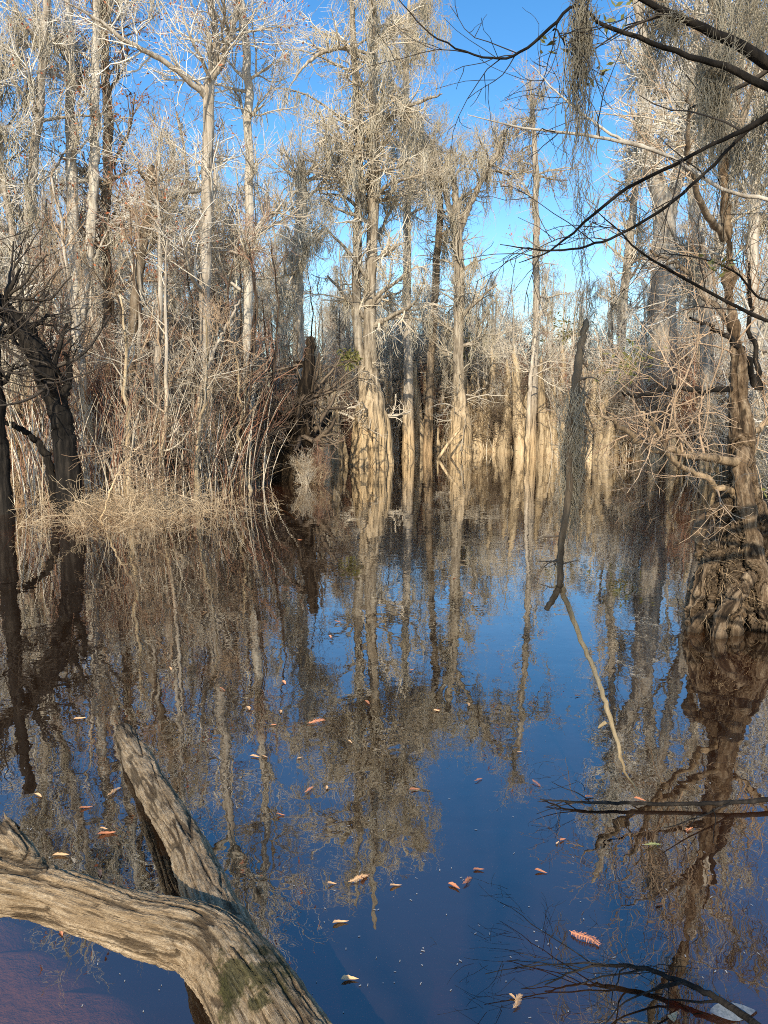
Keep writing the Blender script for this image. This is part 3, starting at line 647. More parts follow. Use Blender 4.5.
# ------------------------------------------------------------------ brush pile in the water by the left bank
rng = np.random.default_rng(77)
o = thing('brush_pile', gnd(138, 512), 'straw coloured heap of dead sticks half sunk by the left bank', 'brush pile'); ro = np.array(o.location)
def heap(n, l0, l1, r, sx, sy, zc, elev=.35):
    c = np.stack([rng.normal(0, sx, n), rng.normal(0, sy, n), np.abs(rng.normal(0, zc, n)) - .08], 1); c[:, 2] *= np.exp(-(c[:, 0] / 1.2) ** 2 * .5)
    th = rng.uniform(0, 6.28, n); el = rng.normal(.1, elev, n); L = rng.uniform(l0, l1, n)
    d = np.stack([np.cos(th) * np.cos(el), np.sin(th) * np.cos(el), np.sin(el)], 1); out = [c - d * L[:, None] * .5]
    for k in range(8):
        d = d + rng.normal(0, .2, d.shape); d[:, 2] -= .06; d /= np.linalg.norm(d, axis=1, keepdims=True); out.append(out[-1] + d * (L / 8)[:, None])
    P = np.stack(out, 1); return P, r * rng.uniform(.5, 1.6, (n, 1)) * np.linspace(1, .3, 9)[None]
a = heap(200, .3, 1.2, .0045, .62, .7, .1); b_ = heap(20, .8, 1.7, .008, .62, .7, .14)
e = kids(rng, *a, 6, .2, 1, 25, 80, .12, .5, 5, .3, -.02, .6, .5, .3, .0025); f_ = kids(rng, *e, 4, .2, 1, 25, 80, .08, .25, 4, .3, -.05, .7, .5, .2, .002)
g_ = kids(rng, *b_, 9, .2, 1, 25, 75, .25, .8, 6, .25, .03, .5, .4, .3, .003)
v_ = heap(120, .4, 1.1, .004, .65, .7, .2, .9); v2 = kids(rng, *v_, 5, .3, 1, 25, 70, .12, .4, 5, .3, -.04, .6, .5, .3, .0025)
a = tuple(np.concatenate([q, w_]) for q, w_ in zip(a, v_)); f_ = tuple(np.concatenate([f_[0], kids(rng, *v2, 2, .2, 1, 30, 80, .08, .2, 4, .3, -.05, .7, .5, .2, .002)[0]])for _ in (0,)) + (None,)
f_ = (f_[0], np.full(f_[0].shape[:2], .002))
MB().tubes(*b_, S=5).tubes(*a, S=4).tubes(*g_, S=3).build('sticks', M['twig_straw'], o)
MB().tubes(*e, S=3).tubes(*f_, S=3).tubes(*v2, S=3).build('twigs', M['twig_straw'], o)

# long pale bent sticks standing out of the left brush
for pts, wd, d, lb in [([(72, 525), (120, 470), (150, 440)], [2, 2, 1], 11, 'thin pale stick slanting up right out of the brush pile'),
                       ([(190, 470), (198, 400), (215, 350), (240, 300)], [4, 4, 3, 2], 14, 'pale bent stem arching right above the left thicket'),
                       ([(88, 480), (82, 390), (74, 310), (60, 250)], [4, 4, 3, 2], 13.5, 'pale stem leaning left beside the black leaning trunk')]:
    main_tree(int(pts[0][0]), 'bent_stem', lb, [pts], d, [wd], 'bark', 'twig_brown', cat='bare stem', cr=dict(n1=5, t0=.4, L1=(.3, .8), n2=5, n3=4, n4=3, scale=.7))
# white crossed sticks by the small cypress
o = thing('dead_stick', gnd(448, 455), 'white dead stick slanting out of the water left of the short swollen cypress', 'stick'); r0 = np.array(o.location)
P = np.array([px(436, 457, 22.5), px(448, 444, 22.5), px(461, 428, 22.5)]) - r0; P[0, 2] = -.1
MB().tubes(spline(P, 8), interp1([.05, .045, .03], 8), 6).build('stick', M['bark_pale'], o)

# evergreen bits
for k, (x, y, d, s, lb) in enumerate([(466, 345, 25, .4, 'yellow green leafy sprig above the swollen base of the forked cypress'), (350, 358, 20.2, .22, 'small yellow green clump on the twin cypress above its buttress'),
                                      (565, 330, 26, .55, 'green leafy bush behind the top of the hanging dead limb'), (630, 362, 17, .4, 'small green leafy clump left of the stout pale trunk')]):
    rg = np.random.default_rng(400 + k); p = px(x, y, d)
    C_ = rg.normal(0, s * .6, (130, 3)) * [1, 1, .9]
    o = thing('green_clump', p, lb, 'plant')
    MB().leaves(C_, .16, .03, rg, .3).build('leaves', M['green'], o)
    n_ = 9; P = np.linspace(0, 1, 5)[None, :, None] * (rg.normal(0, s * .6, (n_, 1, 3))) + np.array([0, 0, -s * .4])
    MB().tubes(P, np.full((n_, 5), .008), 4).build('stems', M['twig_brown'], o)

# ------------------------------------------------------------------ smooth joined limbs (log, stump)
def blob_mesh(tubes_, voxel, name):
    """joins round limbs into one skin; returns vertices, quads"""
    mb_ = MB()
    for P, R in tubes_:
        P = np.vstack([P[:1] - (P[1] - P[0]) * .02, P, P[-1:] + (P[-1] - P[-2]) * .02]); R = np.concatenate([[.001], R, [.001]])
        mb_.tubes(P, R, 20)
    me = mb_.mesh(name, None) if False else None
    V = np.concatenate(mb_.V); Q = np.concatenate(mb_.Q)
    me = bpy.data.meshes.new(name); me.from_pydata(V.tolist(), [], Q.tolist())
    ob = bpy.data.objects.new(name, me); COL.objects.link(ob)
    md = ob.modifiers.new('r', 'REMESH'); md.mode = 'VOXEL'; md.voxel_size = voxel
    sm = ob.modifiers.new('s', 'SMOOTH'); sm.iterations = 6; sm.factor = .6
    dg = bpy.context.evaluated_depsgraph_get(); ev = ob.evaluated_get(dg); em = bpy.data.meshes.new_from_object(ev)
    bpy.data.objects.remove(ob); bpy.data.meshes.remove(me); em.name = name
    return em

def bark_skin(em, tubes_, amp, su, sv, seed, crack=1.0):
    """pushes bark ridges that run along the limbs out of the skin, and stores the along-the-limb coordinate for the material"""
    n = len(em.vertices); co = np.empty(n * 3, np.float32); em.vertices.foreach_get('co', co); co = co.reshape(-1, 3).astype(float)
    no = np.empty(n * 3, np.float32); em.vertex_normals.foreach_get('vector', no); no = no.reshape(-1, 3)
    best = np.full(n, 1e9); second = np.full(n, 1e9); bc = np.zeros((n, 3)); off = 0; wsum = np.zeros(n)
    for k, (P, R) in enumerate(tubes_):
        ln = np.concatenate([[0], np.cumsum(np.linalg.norm(np.diff(P, axis=0), axis=1))]); T, A, C = frames(P[None])
        dd = np.linalg.norm(co[:, None] - P[None], axis=2); i = dd.argmin(1); sdst = dd[np.arange(n), i] / R[i]
        rel = co - P[i]; tt = (rel * T[0, i]).sum(1); u = (rel * A[0, i]).sum(1); v = (rel * C[0, i]).sum(1)
        r = np.sqrt(u * u + v * v) + 1e-6; q = R[i] / r
        c = np.stack([u * q, v * q, ln[i] + tt + k * 1.3], 1); wi = sdst < best
        bc[wi] = c[wi]; second = np.where(wi, best, np.minimum(second, sdst)); best = np.minimum(best, sdst)
    ne = len(em.edges); ed = np.empty(ne * 2, np.int32); em.edges.foreach_get('vertices', ed); e0, e1 = ed[0::2], ed[1::2]
    deg = np.bincount(e0, minlength=n) + np.bincount(e1, minlength=n) + 1.0
    for _ in range(60):
        bc = np.stack([(bc[:, k] + np.bincount(e0, bc[e1, k], n) + np.bincount(e1, bc[e0, k], n)) / deg for k in range(3)], 1)
    h = np.empty(n); fz = mnoise.noise
    for j in range(n):
        x, y, z = bc[j]
        a = mnoise.noise((x * su, y * su, z * sv)); b2 = mnoise.noise((x * su * 2.7 + 5, y * su * 2.7, z * sv * 2.2)); c2 = mnoise.noise((x * su * .3, y * su * .3, z * sv * .8 + 9))
        d2 = fz((x * su * 6, y * su * 6 + 3, z * sv * 7)); e2 = fz((x * su * .55 + 2, y * su * .55, z * sv * .35)); h[j] = min(.0, abs(e2) * 5 - .6) * 1.5 * crack + .8 * abs(a) * 1.3 + .4 * b2 + 1.1 * c2 + .35 * d2 + .3
    h = h * np.clip((second - best) * 5, .35, 1)
    co = co + no * (h * amp)[:, None]
    em.vertices.foreach_set('co', co.astype(np.float32).ravel())
    at = em.attributes.new('bc', 'FLOAT_VECTOR', 'POINT'); at.data.foreach_set('vector', bc.astype(np.float32).ravel())
    ah = em.attributes.new('ridge', 'FLOAT', 'POINT'); ah.data.foreach_set('value', h.astype(np.float32))
    em.polygons.foreach_set('use_smooth', np.ones(len(em.polygons), bool)); em.update()

def logmat(name, dark, mid, light, su, sv, moss=None, wet=True):
    m, t, b = newmat(name, .88, .2)
    a = N(t, 'ShaderNodeAttribute', attribute_name='bc'); rd = N(t, 'ShaderNodeAttribute', attribute_name='ridge')
    n1 = noise(t, a.outputs['Vector'], su, 6, .68, (1, 1, sv)); n2 = noise(t, a.outputs['Vector'], su * .12, 3, .5, (1, 1, .5)); n3 = noise(t, a.outputs['Vector'], su * 3, 4, .7, (1, 1, .3))
    c = ramp(t, n1, [(.3, dark), (.47, mid), (.66, light)])
    c = mixc(t, ramp(t, n3, [(.35, (.55, .55, .55)), (.6, (0, 0, 0))]), c, (dark[0] * 1.4, dark[1] * 1.4, dark[2] * 1.4))
    c = mixc(t, ramp(t, n2, [(.4, (0, 0, 0)), (.75, (.45, .45, .45))]), c, (mid[0] * .62, mid[1] * .58, mid[2] * .5))
    c = mixc(t, ramp(t, rd.outputs['Fac'], [(.0, (.75, .75, .75)), (.32, (0, 0, 0))]), c, (dark[0] * .5, dark[1] * .5, dark[2] * .5))
    g = N(t, 'ShaderNodeNewGeometry')
    if moss:
        vm = N(t, 'ShaderNodeVectorMath', operation='DISTANCE'); t.links.new(g.outputs['Position'], vm.inputs[0]); vm.inputs[1].default_value = moss
        n4 = noise(t, g.outputs['Position'], 22, 5, .7)
        ma = N(t, 'ShaderNodeMath', operation='MULTIPLY_ADD'); t.links.new(vm.outputs['Value'], ma.inputs[0]); ma.inputs[1].default_value = -2.6; t.links.new(n4, ma.inputs[2])
        c = mixc(t, ramp(t, ma.outputs[0], [(.22, (0, 0, 0)), (.36, (.85, .85, .85))]), c, ramp(t, n3, [(.35, (.022, .024, .008)), (.65, (.10, .092, .028))]))
    sp = N(t, 'ShaderNodeSeparateXYZ'); t.links.new(g.outputs['Position'], sp.inputs[0])
    mr = N(t, 'ShaderNodeMapRange'); mr.inputs[1].default_value = .0; mr.inputs[2].default_value = .07; mr.inputs[3].default_value = .3; mr.inputs[4].default_value = 1
    t.links.new(sp.outputs[2], mr.inputs[0]); cm = N(t, 'ShaderNodeCombineColor')
    for k in range(3): t.links.new(mr.outputs[0], cm.inputs[k])
    c = mixc(t, 1.0, c, cm.outputs[0], 'MULTIPLY'); t.links.new(c, b.inputs['Base Color'])
    bump(t, b, n1, 1.0, .02)
    return m

def tb(pts, rad, n=40, wig=.0, seed=0):
    rg = np.random.default_rng(seed); P = spline(np.array(pts), n)
    if wig: P[1:-1] += rg.normal(0, wig, (n - 2, 3))
    return P, interp1(rad, n)
def at(x, y, z): return gnd(x, y, z)

# the forked log in the foreground
fork = at(222, 948, .20)
trunk = tb([at(348, 1150, .08), at(298, 1075, .12), at(258, 1006, .17), at(231, 966, .20), at(205, 943, .23), at(172, 932, .26), at(145, 926, .28), at(98, 910, .31), at(50, 895, .335), at(0, 886, .36), at(-60, 880, .38)], [.135, .13, .12, .107, .096, .087, .077, .072, .071, .077, .08], 90)
up = tb([at(240, 965, .17), at(212, 906, .17), at(188, 848, .125), at(160, 800, .07), at(135, 756, .015), at(115, 722, -.08)], [.085, .074, .068, .067, .064, .05])
stub = tb([at(34, 888, .35), at(22, 868, .385), at(10, 850, .42), at(-2, 832, .45)], [.056, .052, .05, .042], 20)
LT = [(trunk[0], trunk[1] * .92), (up[0], up[1] * .92), stub]
o = thing('fallen_log', np.array([fork[0], fork[1], 0]), 'forked grey brown log lying across the water in the lower left', 'log')
em = blob_mesh(LT, .0045, 'log_body'); bark_skin(em, LT, .0095, 60, 7, 3)
em.materials.append(logmat('log_bark', (.10, .065, .035), (.46, .325, .185), (.72, .56, .36), 110, .10, tuple(float(v) for v in at(248, 978, .27))))
Ps, Rs = stub; rg = np.random.default_rng(12); dirn = Ps[-1] - Ps[-4]; dirn /= np.linalg.norm(dirn); k_ = 16
off = rg.normal(0, 1, (k_, 3)); off -= (off @ dirn)[:, None] * dirn; off = off / np.linalg.norm(off, axis=1, keepdims=True) * rg.uniform(.01, .045, (k_, 1)); Ls = rg.uniform(.03, .09, (k_, 1, 1))
Pp = Ps[-3] + off[:, None] + (dirn + rg.normal(0, .15, (k_, 1, 3))) * Ls * np.linspace(-.3, 1, 4)[None, :, None]
spl = MB().tubes(Pp, rg.uniform(.006, .013, (k_, 1)) * np.array([1, 1, .7, .1])[None], 5).build('splinters', M['bark_brown'], o); spl.location = -np.array(o.location)
lo = bpy.data.objects.new('log_body', em); COL.objects.link(lo); lo.parent = o; lo.location = -np.array(o.location)
# the gnarled stump tree at the right, standing in the water
D = 6.0
def sp_(x, y, d=D): return px(x, y, d)
base = gnd(738, 618)
T0 = tb([sp_(752, 640), sp_(752, 600), sp_(747, 540), sp_(742, 480), sp_(740, 430), sp_(739, 380), sp_(732, 310), sp_(727, 240), sp_(724, 150), sp_(718, 60), sp_(710, -60)], [.13, .13, .11, .115, .095, .055, .03, .028, .026, .022, .02], 70, .006, 1)
ST = [T0]
for pts, rr in [([(708, 640, 5.8), (712, 600, 5.8), (722, 555, 5.85), (731, 505, 5.95), (738, 455)], [.07, .075, .08, .075, .06]), ([(690, 625, 5.65), (700, 590, 5.65), (708, 568, 5.7), (722, 540, 5.8), (734, 515, 5.9)], [.04, .055, .07, .06, .05]),
                ([(775, 650, 5.6), (765, 600, 5.6), (752, 545, 5.7), (744, 490, 5.8), (742, 450, 5.9)], [.10, .09, .075, .07, .06]), ([(735, 640, 5.5), (731, 600, 5.55), (733, 565, 5.7), (737, 520, 5.85)], [.06, .06, .055, .05]),
                ([(800, 640, 5.9), (784, 590, 5.9), (768, 545, 5.95), (752, 495, 6.0)], [.11, .11, .09, .07]), ([(702, 610, 6.2), (708, 585, 6.2), (716, 570, 6.2), (727, 535, 6.1)], [.05, .05, .06, .06]),
                ([(700, 560, 5.8), (698, 540, 5.8), (703, 522, 5.85), (716, 512, 5.95), (730, 500, 6.0)], [.03, .035, .04, .045, .05]), ([(718, 640, 5.45), (722, 615, 5.45), (738, 596, 5.5), (752, 575, 5.6)], [.05, .05, .05, .05]), ([(690, 645, 5.6), (697, 622, 5.55), (712, 610, 5.55)], [.03, .04, .04])]:
    ST.append(tb([sp_(*q) if len(q) == 3 else sp_(q[0], q[1]) for q in pts], rr, 24, .008, len(ST)))
o = thing('swamp_tree', (base[0], base[1], 0), 'gnarled dark tree on a knot of roots standing in the water at the right edge', 'tree')
ST = [(a_, b_ * (.8 if k_ else .9)) for k_, (a_, b_) in enumerate(ST)]
rv = np.random.default_rng(66)
for k_ in range(16):
    x0 = rv.uniform(692, 775); xm = 738 + (x0 - 738) * .55; d0 = rv.uniform(5.5, 5.9)
    ST.append(tb([sp_(x0, 640, d0), sp_(x0 + rv.normal(0, 5), rv.uniform(590, 605), d0 + .03), sp_(xm + rv.normal(0, 6), rv.uniform(535, 560), d0 + .12), sp_(740 + rv.normal(0, 7), rv.uniform(470, 505), 5.95)], rv.uniform(.014, .032) * np.array([1, 1.1, 1, .7]), 24, .008, 70 + k_))
em = blob_mesh(ST, .0105, 'trunk'); bark_skin(em, ST, .022, 28, 5, 5)
em.materials.append(logmat('root_bark', (.018, .011, .006), (.19, .125, .07), (.46, .34, .21), 46, .14))
so_ = bpy.data.objects.new('trunk', em); COL.objects.link(so_); so_.parent = o; so_.location = -np.array(o.location)
rg = np.random.default_rng(31)
nearT = []
for pts, wd in [([(735, 390, 0), (700, 389, -.1), (668, 388, -.2), (640, 396, -.3), (622, 392, -.4)], [6, 5, 4, 3, 1.5]), ([(745, 462, -.1), (712, 458, -.3), (680, 453, -.5), (645, 445, -.6), (618, 424, -.7), (600, 412, -.7)], [10, 8, 7, 6, 4, 2]),
                ([(757, 388, .1), (740, 350, 0), (715, 330, -.1), (690, 318, -.3)], [7, 6, 4, 2]), ([(760, 390, .1), (755, 350, .2), (750, 300, .2), (746, 260, .3)], [6, 5, 4, 2]),
                ([(740, 500, -.1), (708, 480, -.3), (680, 465, -.5), (655, 430, -.8), (640, 412, -.8)], [7, 6, 5, 4, 2]), ([(730, 330, 0), (700, 290, .3), (672, 262, .4), (650, 250, .5)], [6, 5, 4, 2]),
                ([(722, 180, 0), (742, 120, .2), (760, 60, .3), (775, 0, .4)], [8, 6, 5, 4]), ([(724, 240, 0), (700, 200, -.4), (688, 150, -.7), (690, 90, -1)], [7, 6, 4, 2]), ([(738, 440, 0), (770, 420, .2), (800, 380, .3)], [8, 6, 5])]:
    P, R = tb([sp_(x, y, D + z) for x, y, z in pts], np.array(wd) * D / F / 2, 24, .012, len(nearT) + 50); nearT.append((P, R))
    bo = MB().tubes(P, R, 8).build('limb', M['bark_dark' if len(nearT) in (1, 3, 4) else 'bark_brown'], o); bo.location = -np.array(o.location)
Pn = np.stack([a for a, _ in nearT]); Rn = np.stack([b for _, b in nearT])
e2 = kids(rg, Pn[:, ::2], Rn[:, ::2], 8, .15, 1, 25, 75, .4, 1.2, 9, .16, .0, .34, .3, .3, .0025); e3 = kids(rg, *e2, 6, .15, 1, 30, 75, .2, .5, 6, .18, .02, .6, .5, .3, .002); e4 = kids(rg, *e3, 3, .2, 1, 30, 75, .1, .25, 4, .18, .02, .7, .5, .2, .0015)
co_ = MB().tubes(*e2, S=5).tubes(*e3, S=4).tubes(*e4, S=3).build('twigs', M['twig_brown'], o); co_.location = -np.array(o.location)
up_ = kids(rg, T0[0][None, 40::3], T0[1][None, 40::3], 12, .1, 1, 40, 80, .7, 1.8, 9, .15, .04, .4, .35, .3, .006); u2 = kids(rg, *up_, 8, .15, 1, 30, 75, .3, .8, 6, .18, .03, .55, .5, .3, .003); u3 = kids(rg, *u2, 6, .15, 1, 30, 75, .15, .4, 5, .18, .02, .6, .5, .3, .002)
co_ = MB().tubes(*up_, S=6).tubes(*u2, S=4).tubes(*u3, S=3).build('crown', M['twig'], o); co_.location = -np.array(o.location)
mo = MB().tubes(*hang(rg, np.concatenate([pick(rg, up_[0], 60), pick(rg, u2[0], 60)]), 10, .25, .8, .0035, .05, 8), S=3).build('spanish_moss', M['moss_near'], o); mo.location = -np.array(o.location)
# rootlets hanging round the base
q = np.concatenate([P[4:18] + rg.normal(0, .06, (14, 3)) for P, R in ST[1:]]); q = q[q[:, 2] > .02]
rt = kids(rg, q[:, None].repeat(3, 1) + np.array([[0, 0, 0], [0, -.02, -.02], [0, -.04, -.04]]), np.full((len(q), 3), .01), 1, 0, 1, 10, 80, .05, .2, 6, .35, -.25, .25, .4, 0, .0016)
ro_ = MB().tubes(*rt, S=4).build('rootlets', M['bark_brown'], o); ro_.location = -np.array(o.location)
# leafy sprigs at its foot
o = thing('leafy_sprig', px(757, 520, 6.3), 'sprig of small yellow green leaves behind the gnarled roots at the right edge', 'plant')
C_ = rg.normal(0, .12, (70, 3)); MB().leaves(C_, .06, .015, rg).build('leaves', M['green'], o)
P = np.linspace(0, 1, 5)[None, :, None] * rg.normal(0, .16, (8, 1, 3)); MB().tubes(P, np.full((8, 5), .003), 4).build('stems', M['twig_brown'], o)

# ------------------------------------------------------------------ the tree whose limbs hang over the view from the right
o = thing('overhanging_tree', (3.3, 2.4, .25), 'dark limbs reaching in over the water from a tree beyond the right edge', 'tree'); ro = np.array(o.location)
P, R = tb([(3.3, 2.4, -.2), (3.25, 2.45, 1.2), (3.1, 2.5, 2.6), (3.15, 2.5, 4.5), (3.3, 2.6, 6.5)], [.2, .15, .13, .11, .07], 40, .01, 4); Tn = (P, R)
MB().trunk(P - ro, R, 24, .15, 5, .8, 4).build('trunk', M['bark_brown'], o)
src = np.array([3.12, 2.5, 2.55])
def nb(pts, wd, d, dark=True, start=None, seed=0, n=30):
    C_ = [px(x, y, d + (q[0] if q else 0)) for x, y, *q in pts]
    if start is not None:
        C_ = [start + (C_[0] - start) * f for f in ((0, .5, .75, .9) if np.linalg.norm(C_[0] - start) > .4 else (0,))] + C_
        wd = list(np.array([2.2, 1.8, 1.5, 1.2])[:len(C_) - len(wd) + 1] * wd[0])[:max(0, len(C_) - len(wd))] + list(wd)
    Pq, Rq = tb(C_, np.array(wd) * d / F / 2, n, .001, seed); Rq = Rq * .74
    Pq[1:] += np.cumsum(np.random.default_rng(seed).normal(0, .0009, (n - 1, 3)), 0)
    return Pq, Rq
s_ = lambda z: np.array([3.1, 2.5, z])
BR = [nb([(790, 75), (740, 46), (700, 28), (664, 10), (630, -8), (560, -40)], [20, 17, 14, 11, 8, 6, 4], 2.4, start=s_(2.9), seed=1),
      nb([(790, 96), (735, 72), (690, 58), (645, 42), (605, 26), (580, 8), (553, 30), (525, 52), (500, 60), (468, 53), (435, 36), (412, 14), (396, -6)], [14, 11, 9, 7, 6, 5, 4, 4, 3.5, 3, 2.5, 2, 1.5, 1], 2.3, start=s_(2.8), seed=2, n=60),
      nb([(785, 112), (750, 128), (720, 143), (680, 162), (640, 182), (605, 206), (570, 236), (545, 254), (520, 262)], [14, 10, 7, 5, 4.5, 4.5, 4, 3, 2, 1], 2.2, start=s_(2.5), seed=3, n=40),
      nb([(762, 122), (738, 138), (700, 176), (660, 208), (620, 232), (585, 245), (545, 249), (500, 243)], [7, 5, 4.5, 4, 4, 3.5, 3, 2.5, 1], 2.25, start=px(785, 112, 2.2), seed=4, n=40),
      nb([(790, 203), (768, 197), (730, 190), (700, 172), (660, 150), (620, 138), (580, 131), (530, 125), (470, 111)], [8, 6, 5.5, 5, 5, 5, 4.5, 4, 3, 1], 3.0, start=s_(2.2), seed=5, n=40),
      nb([(618, 137), (590, 118), (560, 96), (530, 66)], [4.5, 4, 3, 2.5, 1], 3.0, start=px(655, 149, 3.0), seed=6, n=24),
      nb([(768, 318), (730, 300), (690, 278), (650, 254), (620, 226), (596, 204)], [7, 5, 4.5, 4, 3, 2, 1], 2.6, start=s_(1.6), seed=7),
      nb([(556, 28), (563, 40), (570, 52)], [2.5, 2, 2, 1], 2.3, start=px(553, 30, 2.3), seed=9, n=10),
      nb([(768, 300), (752, 290), (735, 270), (700, 255), (660, 250)], [5, 3, 3, 2.5, 2, 1], 2.8, start=s_(1.7), seed=10)]
rg = np.random.default_rng(21)
for k, (P, R) in enumerate(BR):
    lb = MB().tubes(P - ro, R, 8).build('limb', M['bark_pale' if k in (4, 5) else 'bark_dark'], o)  # pale bark stands for sun on two limbs, dark bark for shade
    a = kids(rg, P[None, ::2], R[None, ::2], 6, .45, 1, 25, 70, .12, .4, 7, .14, .0, .45, .4, .3, .0016); b_ = kids(rg, *a, 3, .2, 1, 30, 70, .06, .2, 5, .16, 0, .6, .5, .3, .0011)
    tag(MB().tubes(a[0] - ro, a[1], 5).tubes(b_[0] - ro, b_[1], 4).build('twigs', M['twig_dark'], lb), kind='stuff')
cr_ = kids(rg, Tn[0][None, 18::2], Tn[1][None, 18::2], 8, .2, 1, 40, 85, 1, 2.2, 9, .15, .03, .4, .3, .4, .008); c2 = kids(rg, *cr_, 7, .2, 1, 30, 70, .4, .9, 6, .18, .02, .5, .4, .3, .003); c3 = kids(rg, *c2, 5, .2, 1, 30, 70, .2, .4, 5, .18, .02, .6, .5, .3, .002)
q = MB().tubes(*cr_, S=6).tubes(*c2, S=4).tubes(*c3, S=3).build('crown', M['twig_brown'], o); q.location = (-ro[0], -ro[1], -ro[2])

# moss hanging from those limbs: each clump a thing of its own
def near_moss(name, label, anchors, n, l0, l1, r, spread, seed, npt=14, wob=.3, lengths=None):
    rg = np.random.default_rng(seed); A = np.array(anchors); P, R = hang(rg, A, n, l0, l1, r, spread, npt, wob)
    P = P + np.cumsum(rg.normal(0, .0035, P.shape), 1)
    o = thing(name, A[0], label, 'moss')
    c1 = kids(rg, P, R, 5, .1, .95, 20, 80, .02, .07, 5, .35, -.08, .6, .5, .2, .0005)
    MB().tubes(P - A[0], R, 4).build('strands', M['moss_near'], o)
    MB().tubes(c1[0] - A[0], c1[1], 3).build('curls', M['moss_near'], o)
    return o
near_moss('spanish_moss', 'long dark beard of moss hanging from the top edge over the blue sky', [px(x, y, 2.3) for x, y in [(582, 8), (577, 10), (588, 14), (580, -8), (584, -20)]], 30, .2, .46, .0011, .017, 1)
near_moss('spanish_moss', 'thin wisps of moss trailing below the dark beard towards the hanging limb', [px(x, y, 2.3) for x, y in [(583, 60), (586, 120), (582, 170), (584, 225), (587, 280)]], 8, .2, .5, .0008, .014, 2)
near_moss('spanish_moss', 'ragged moss clump draped over the dark limb in the top right corner', [px(x, y, 2.35) for x, y in [(716, 52), (708, 40), (722, 62), (728, 45), (712, 70), (720, 90)]], 30, .1, .32, .0011, .03, 3)
near_moss('spanish_moss', 'grey veil of moss filling the top right corner above the limbs', [px(x, y, 2.5) for x, y in [(745, -10), (765, 0), (730, -20), (755, -25), (775, -10)]], 16, .12, .34, .001, .045, 4)
near_moss('spanish_moss', 'small dark moss tuft on the topmost limb', [px(x, y, 2.4) for x, y in [(672, 14), (676, 16), (680, 18), (668, 14)]], 14, .03, .06, .0012, .012, 5)
# a few leaves still on the overhead limbs
for x, y, lb in [(614, 18, 'green leaf spray left on the dark limb beside the moss beard'), (552, 42, 'tiny yellow leaf pair at the bend of the thin arching limb'), (600, 70, 'green leaves showing right of the moss beard'), (722, 262, 'yellow leaves on the twig near the right edge')]:
    rg = np.random.default_rng(x); o = thing('leaf_spray', px(x, y, 2.35), lb, 'leaves'); C_ = rg.normal(0, .022, (16, 3)); MB().leaves(C_, .03, .006, rg).build('leaves', M['green'], o)
    MB().tubes(np.linspace(0, 1, 4)[None, :, None] * rg.normal(0, .03, (5, 1, 3)), np.full((5, 4), .0008), 4).build('stem', M['twig_brown'], o)

# the dead limb hanging in front of the right half
o = thing('hanging_limb', px(586, 322, 2.3), 'broken dead limb dangling in front of the water, its tan lower end swinging right', 'dead limb'); ro = np.array(o.location)
P, R = tb([px(586, 322, 2.3), px(580, 350, 2.3), px(576, 388, 2.28), px(569, 440, 2.26), px(569, 492, 2.24), px(561, 545, 2.22), px(560, 580, 2.2), px(557, 592, 2.2), px(546, 610, 2.2)], np.array([6, 8, 8.5, 8, 7, 6.5, 6.5, 7, 5]) * 2.25 / F / 2, 60, .0013, 3)
MB().trunk(P - ro, R, 14, 0, seed=3, rough=.045).trunk(np.array([P[-1], P[-1] + (P[-1] - P[-2]) * .1]) - ro, np.array([R[-1], .001]), 14).trunk(np.array([P[0], P[0] + [0.002, 0, .012]]) - ro, np.array([R[0], .001]), 14).build('limb', M['bark_snag'], o)
rg = np.random.default_rng(88); hk = kids(rg, P[None], R[None], 16, .05, .95, 40, 95, .02, .14, 6, .25, -.03, .3, .3, .3, .0009); hk2 = kids(rg, *hk, 3, .3, 1, 30, 70, .01, .06, 4, .25, 0, .6, .4, .3, .0006)
tag(MB().tubes(hk[0] - ro, hk[1], 4).tubes(hk2[0] - ro, hk2[1], 3).build('twigs', M['twig_shade'], o), kind='stuff')
P, R = tb([px(560, 580, 2.2), px(566, 600, 2.2), px(580, 635, 2.18), px(594, 670, 2.16), px(607, 706, 2.14), px(616, 738, 2.12), px(624, 770, 2.1), px(640, 795, 2.1)], np.array([6, 5.5, 5, 5, 5, 4.5, 3, 1]) * 2.15 / F / 2, 50, .002, 5)
MB().trunk(P - ro, R, 12, 0, seed=4, rough=.04).tubes(np.array([px(606, 722, 2.12), px(600, 726, 2.12), px(598, 728, 2.12)]) - ro, np.array([.006, .005, .002]), 6).build('tan_end', M['bark_tan'], o)
near_moss('spanish_moss', 'shaggy moss wrapped round the middle of the hanging dead limb', [px(x, y, 2.27) for x, y in [(576, 390), (574, 400), (573, 415), (572, 430), (577, 440), (570, 445)]], 34, .12, .38, .0011, .022, 6)

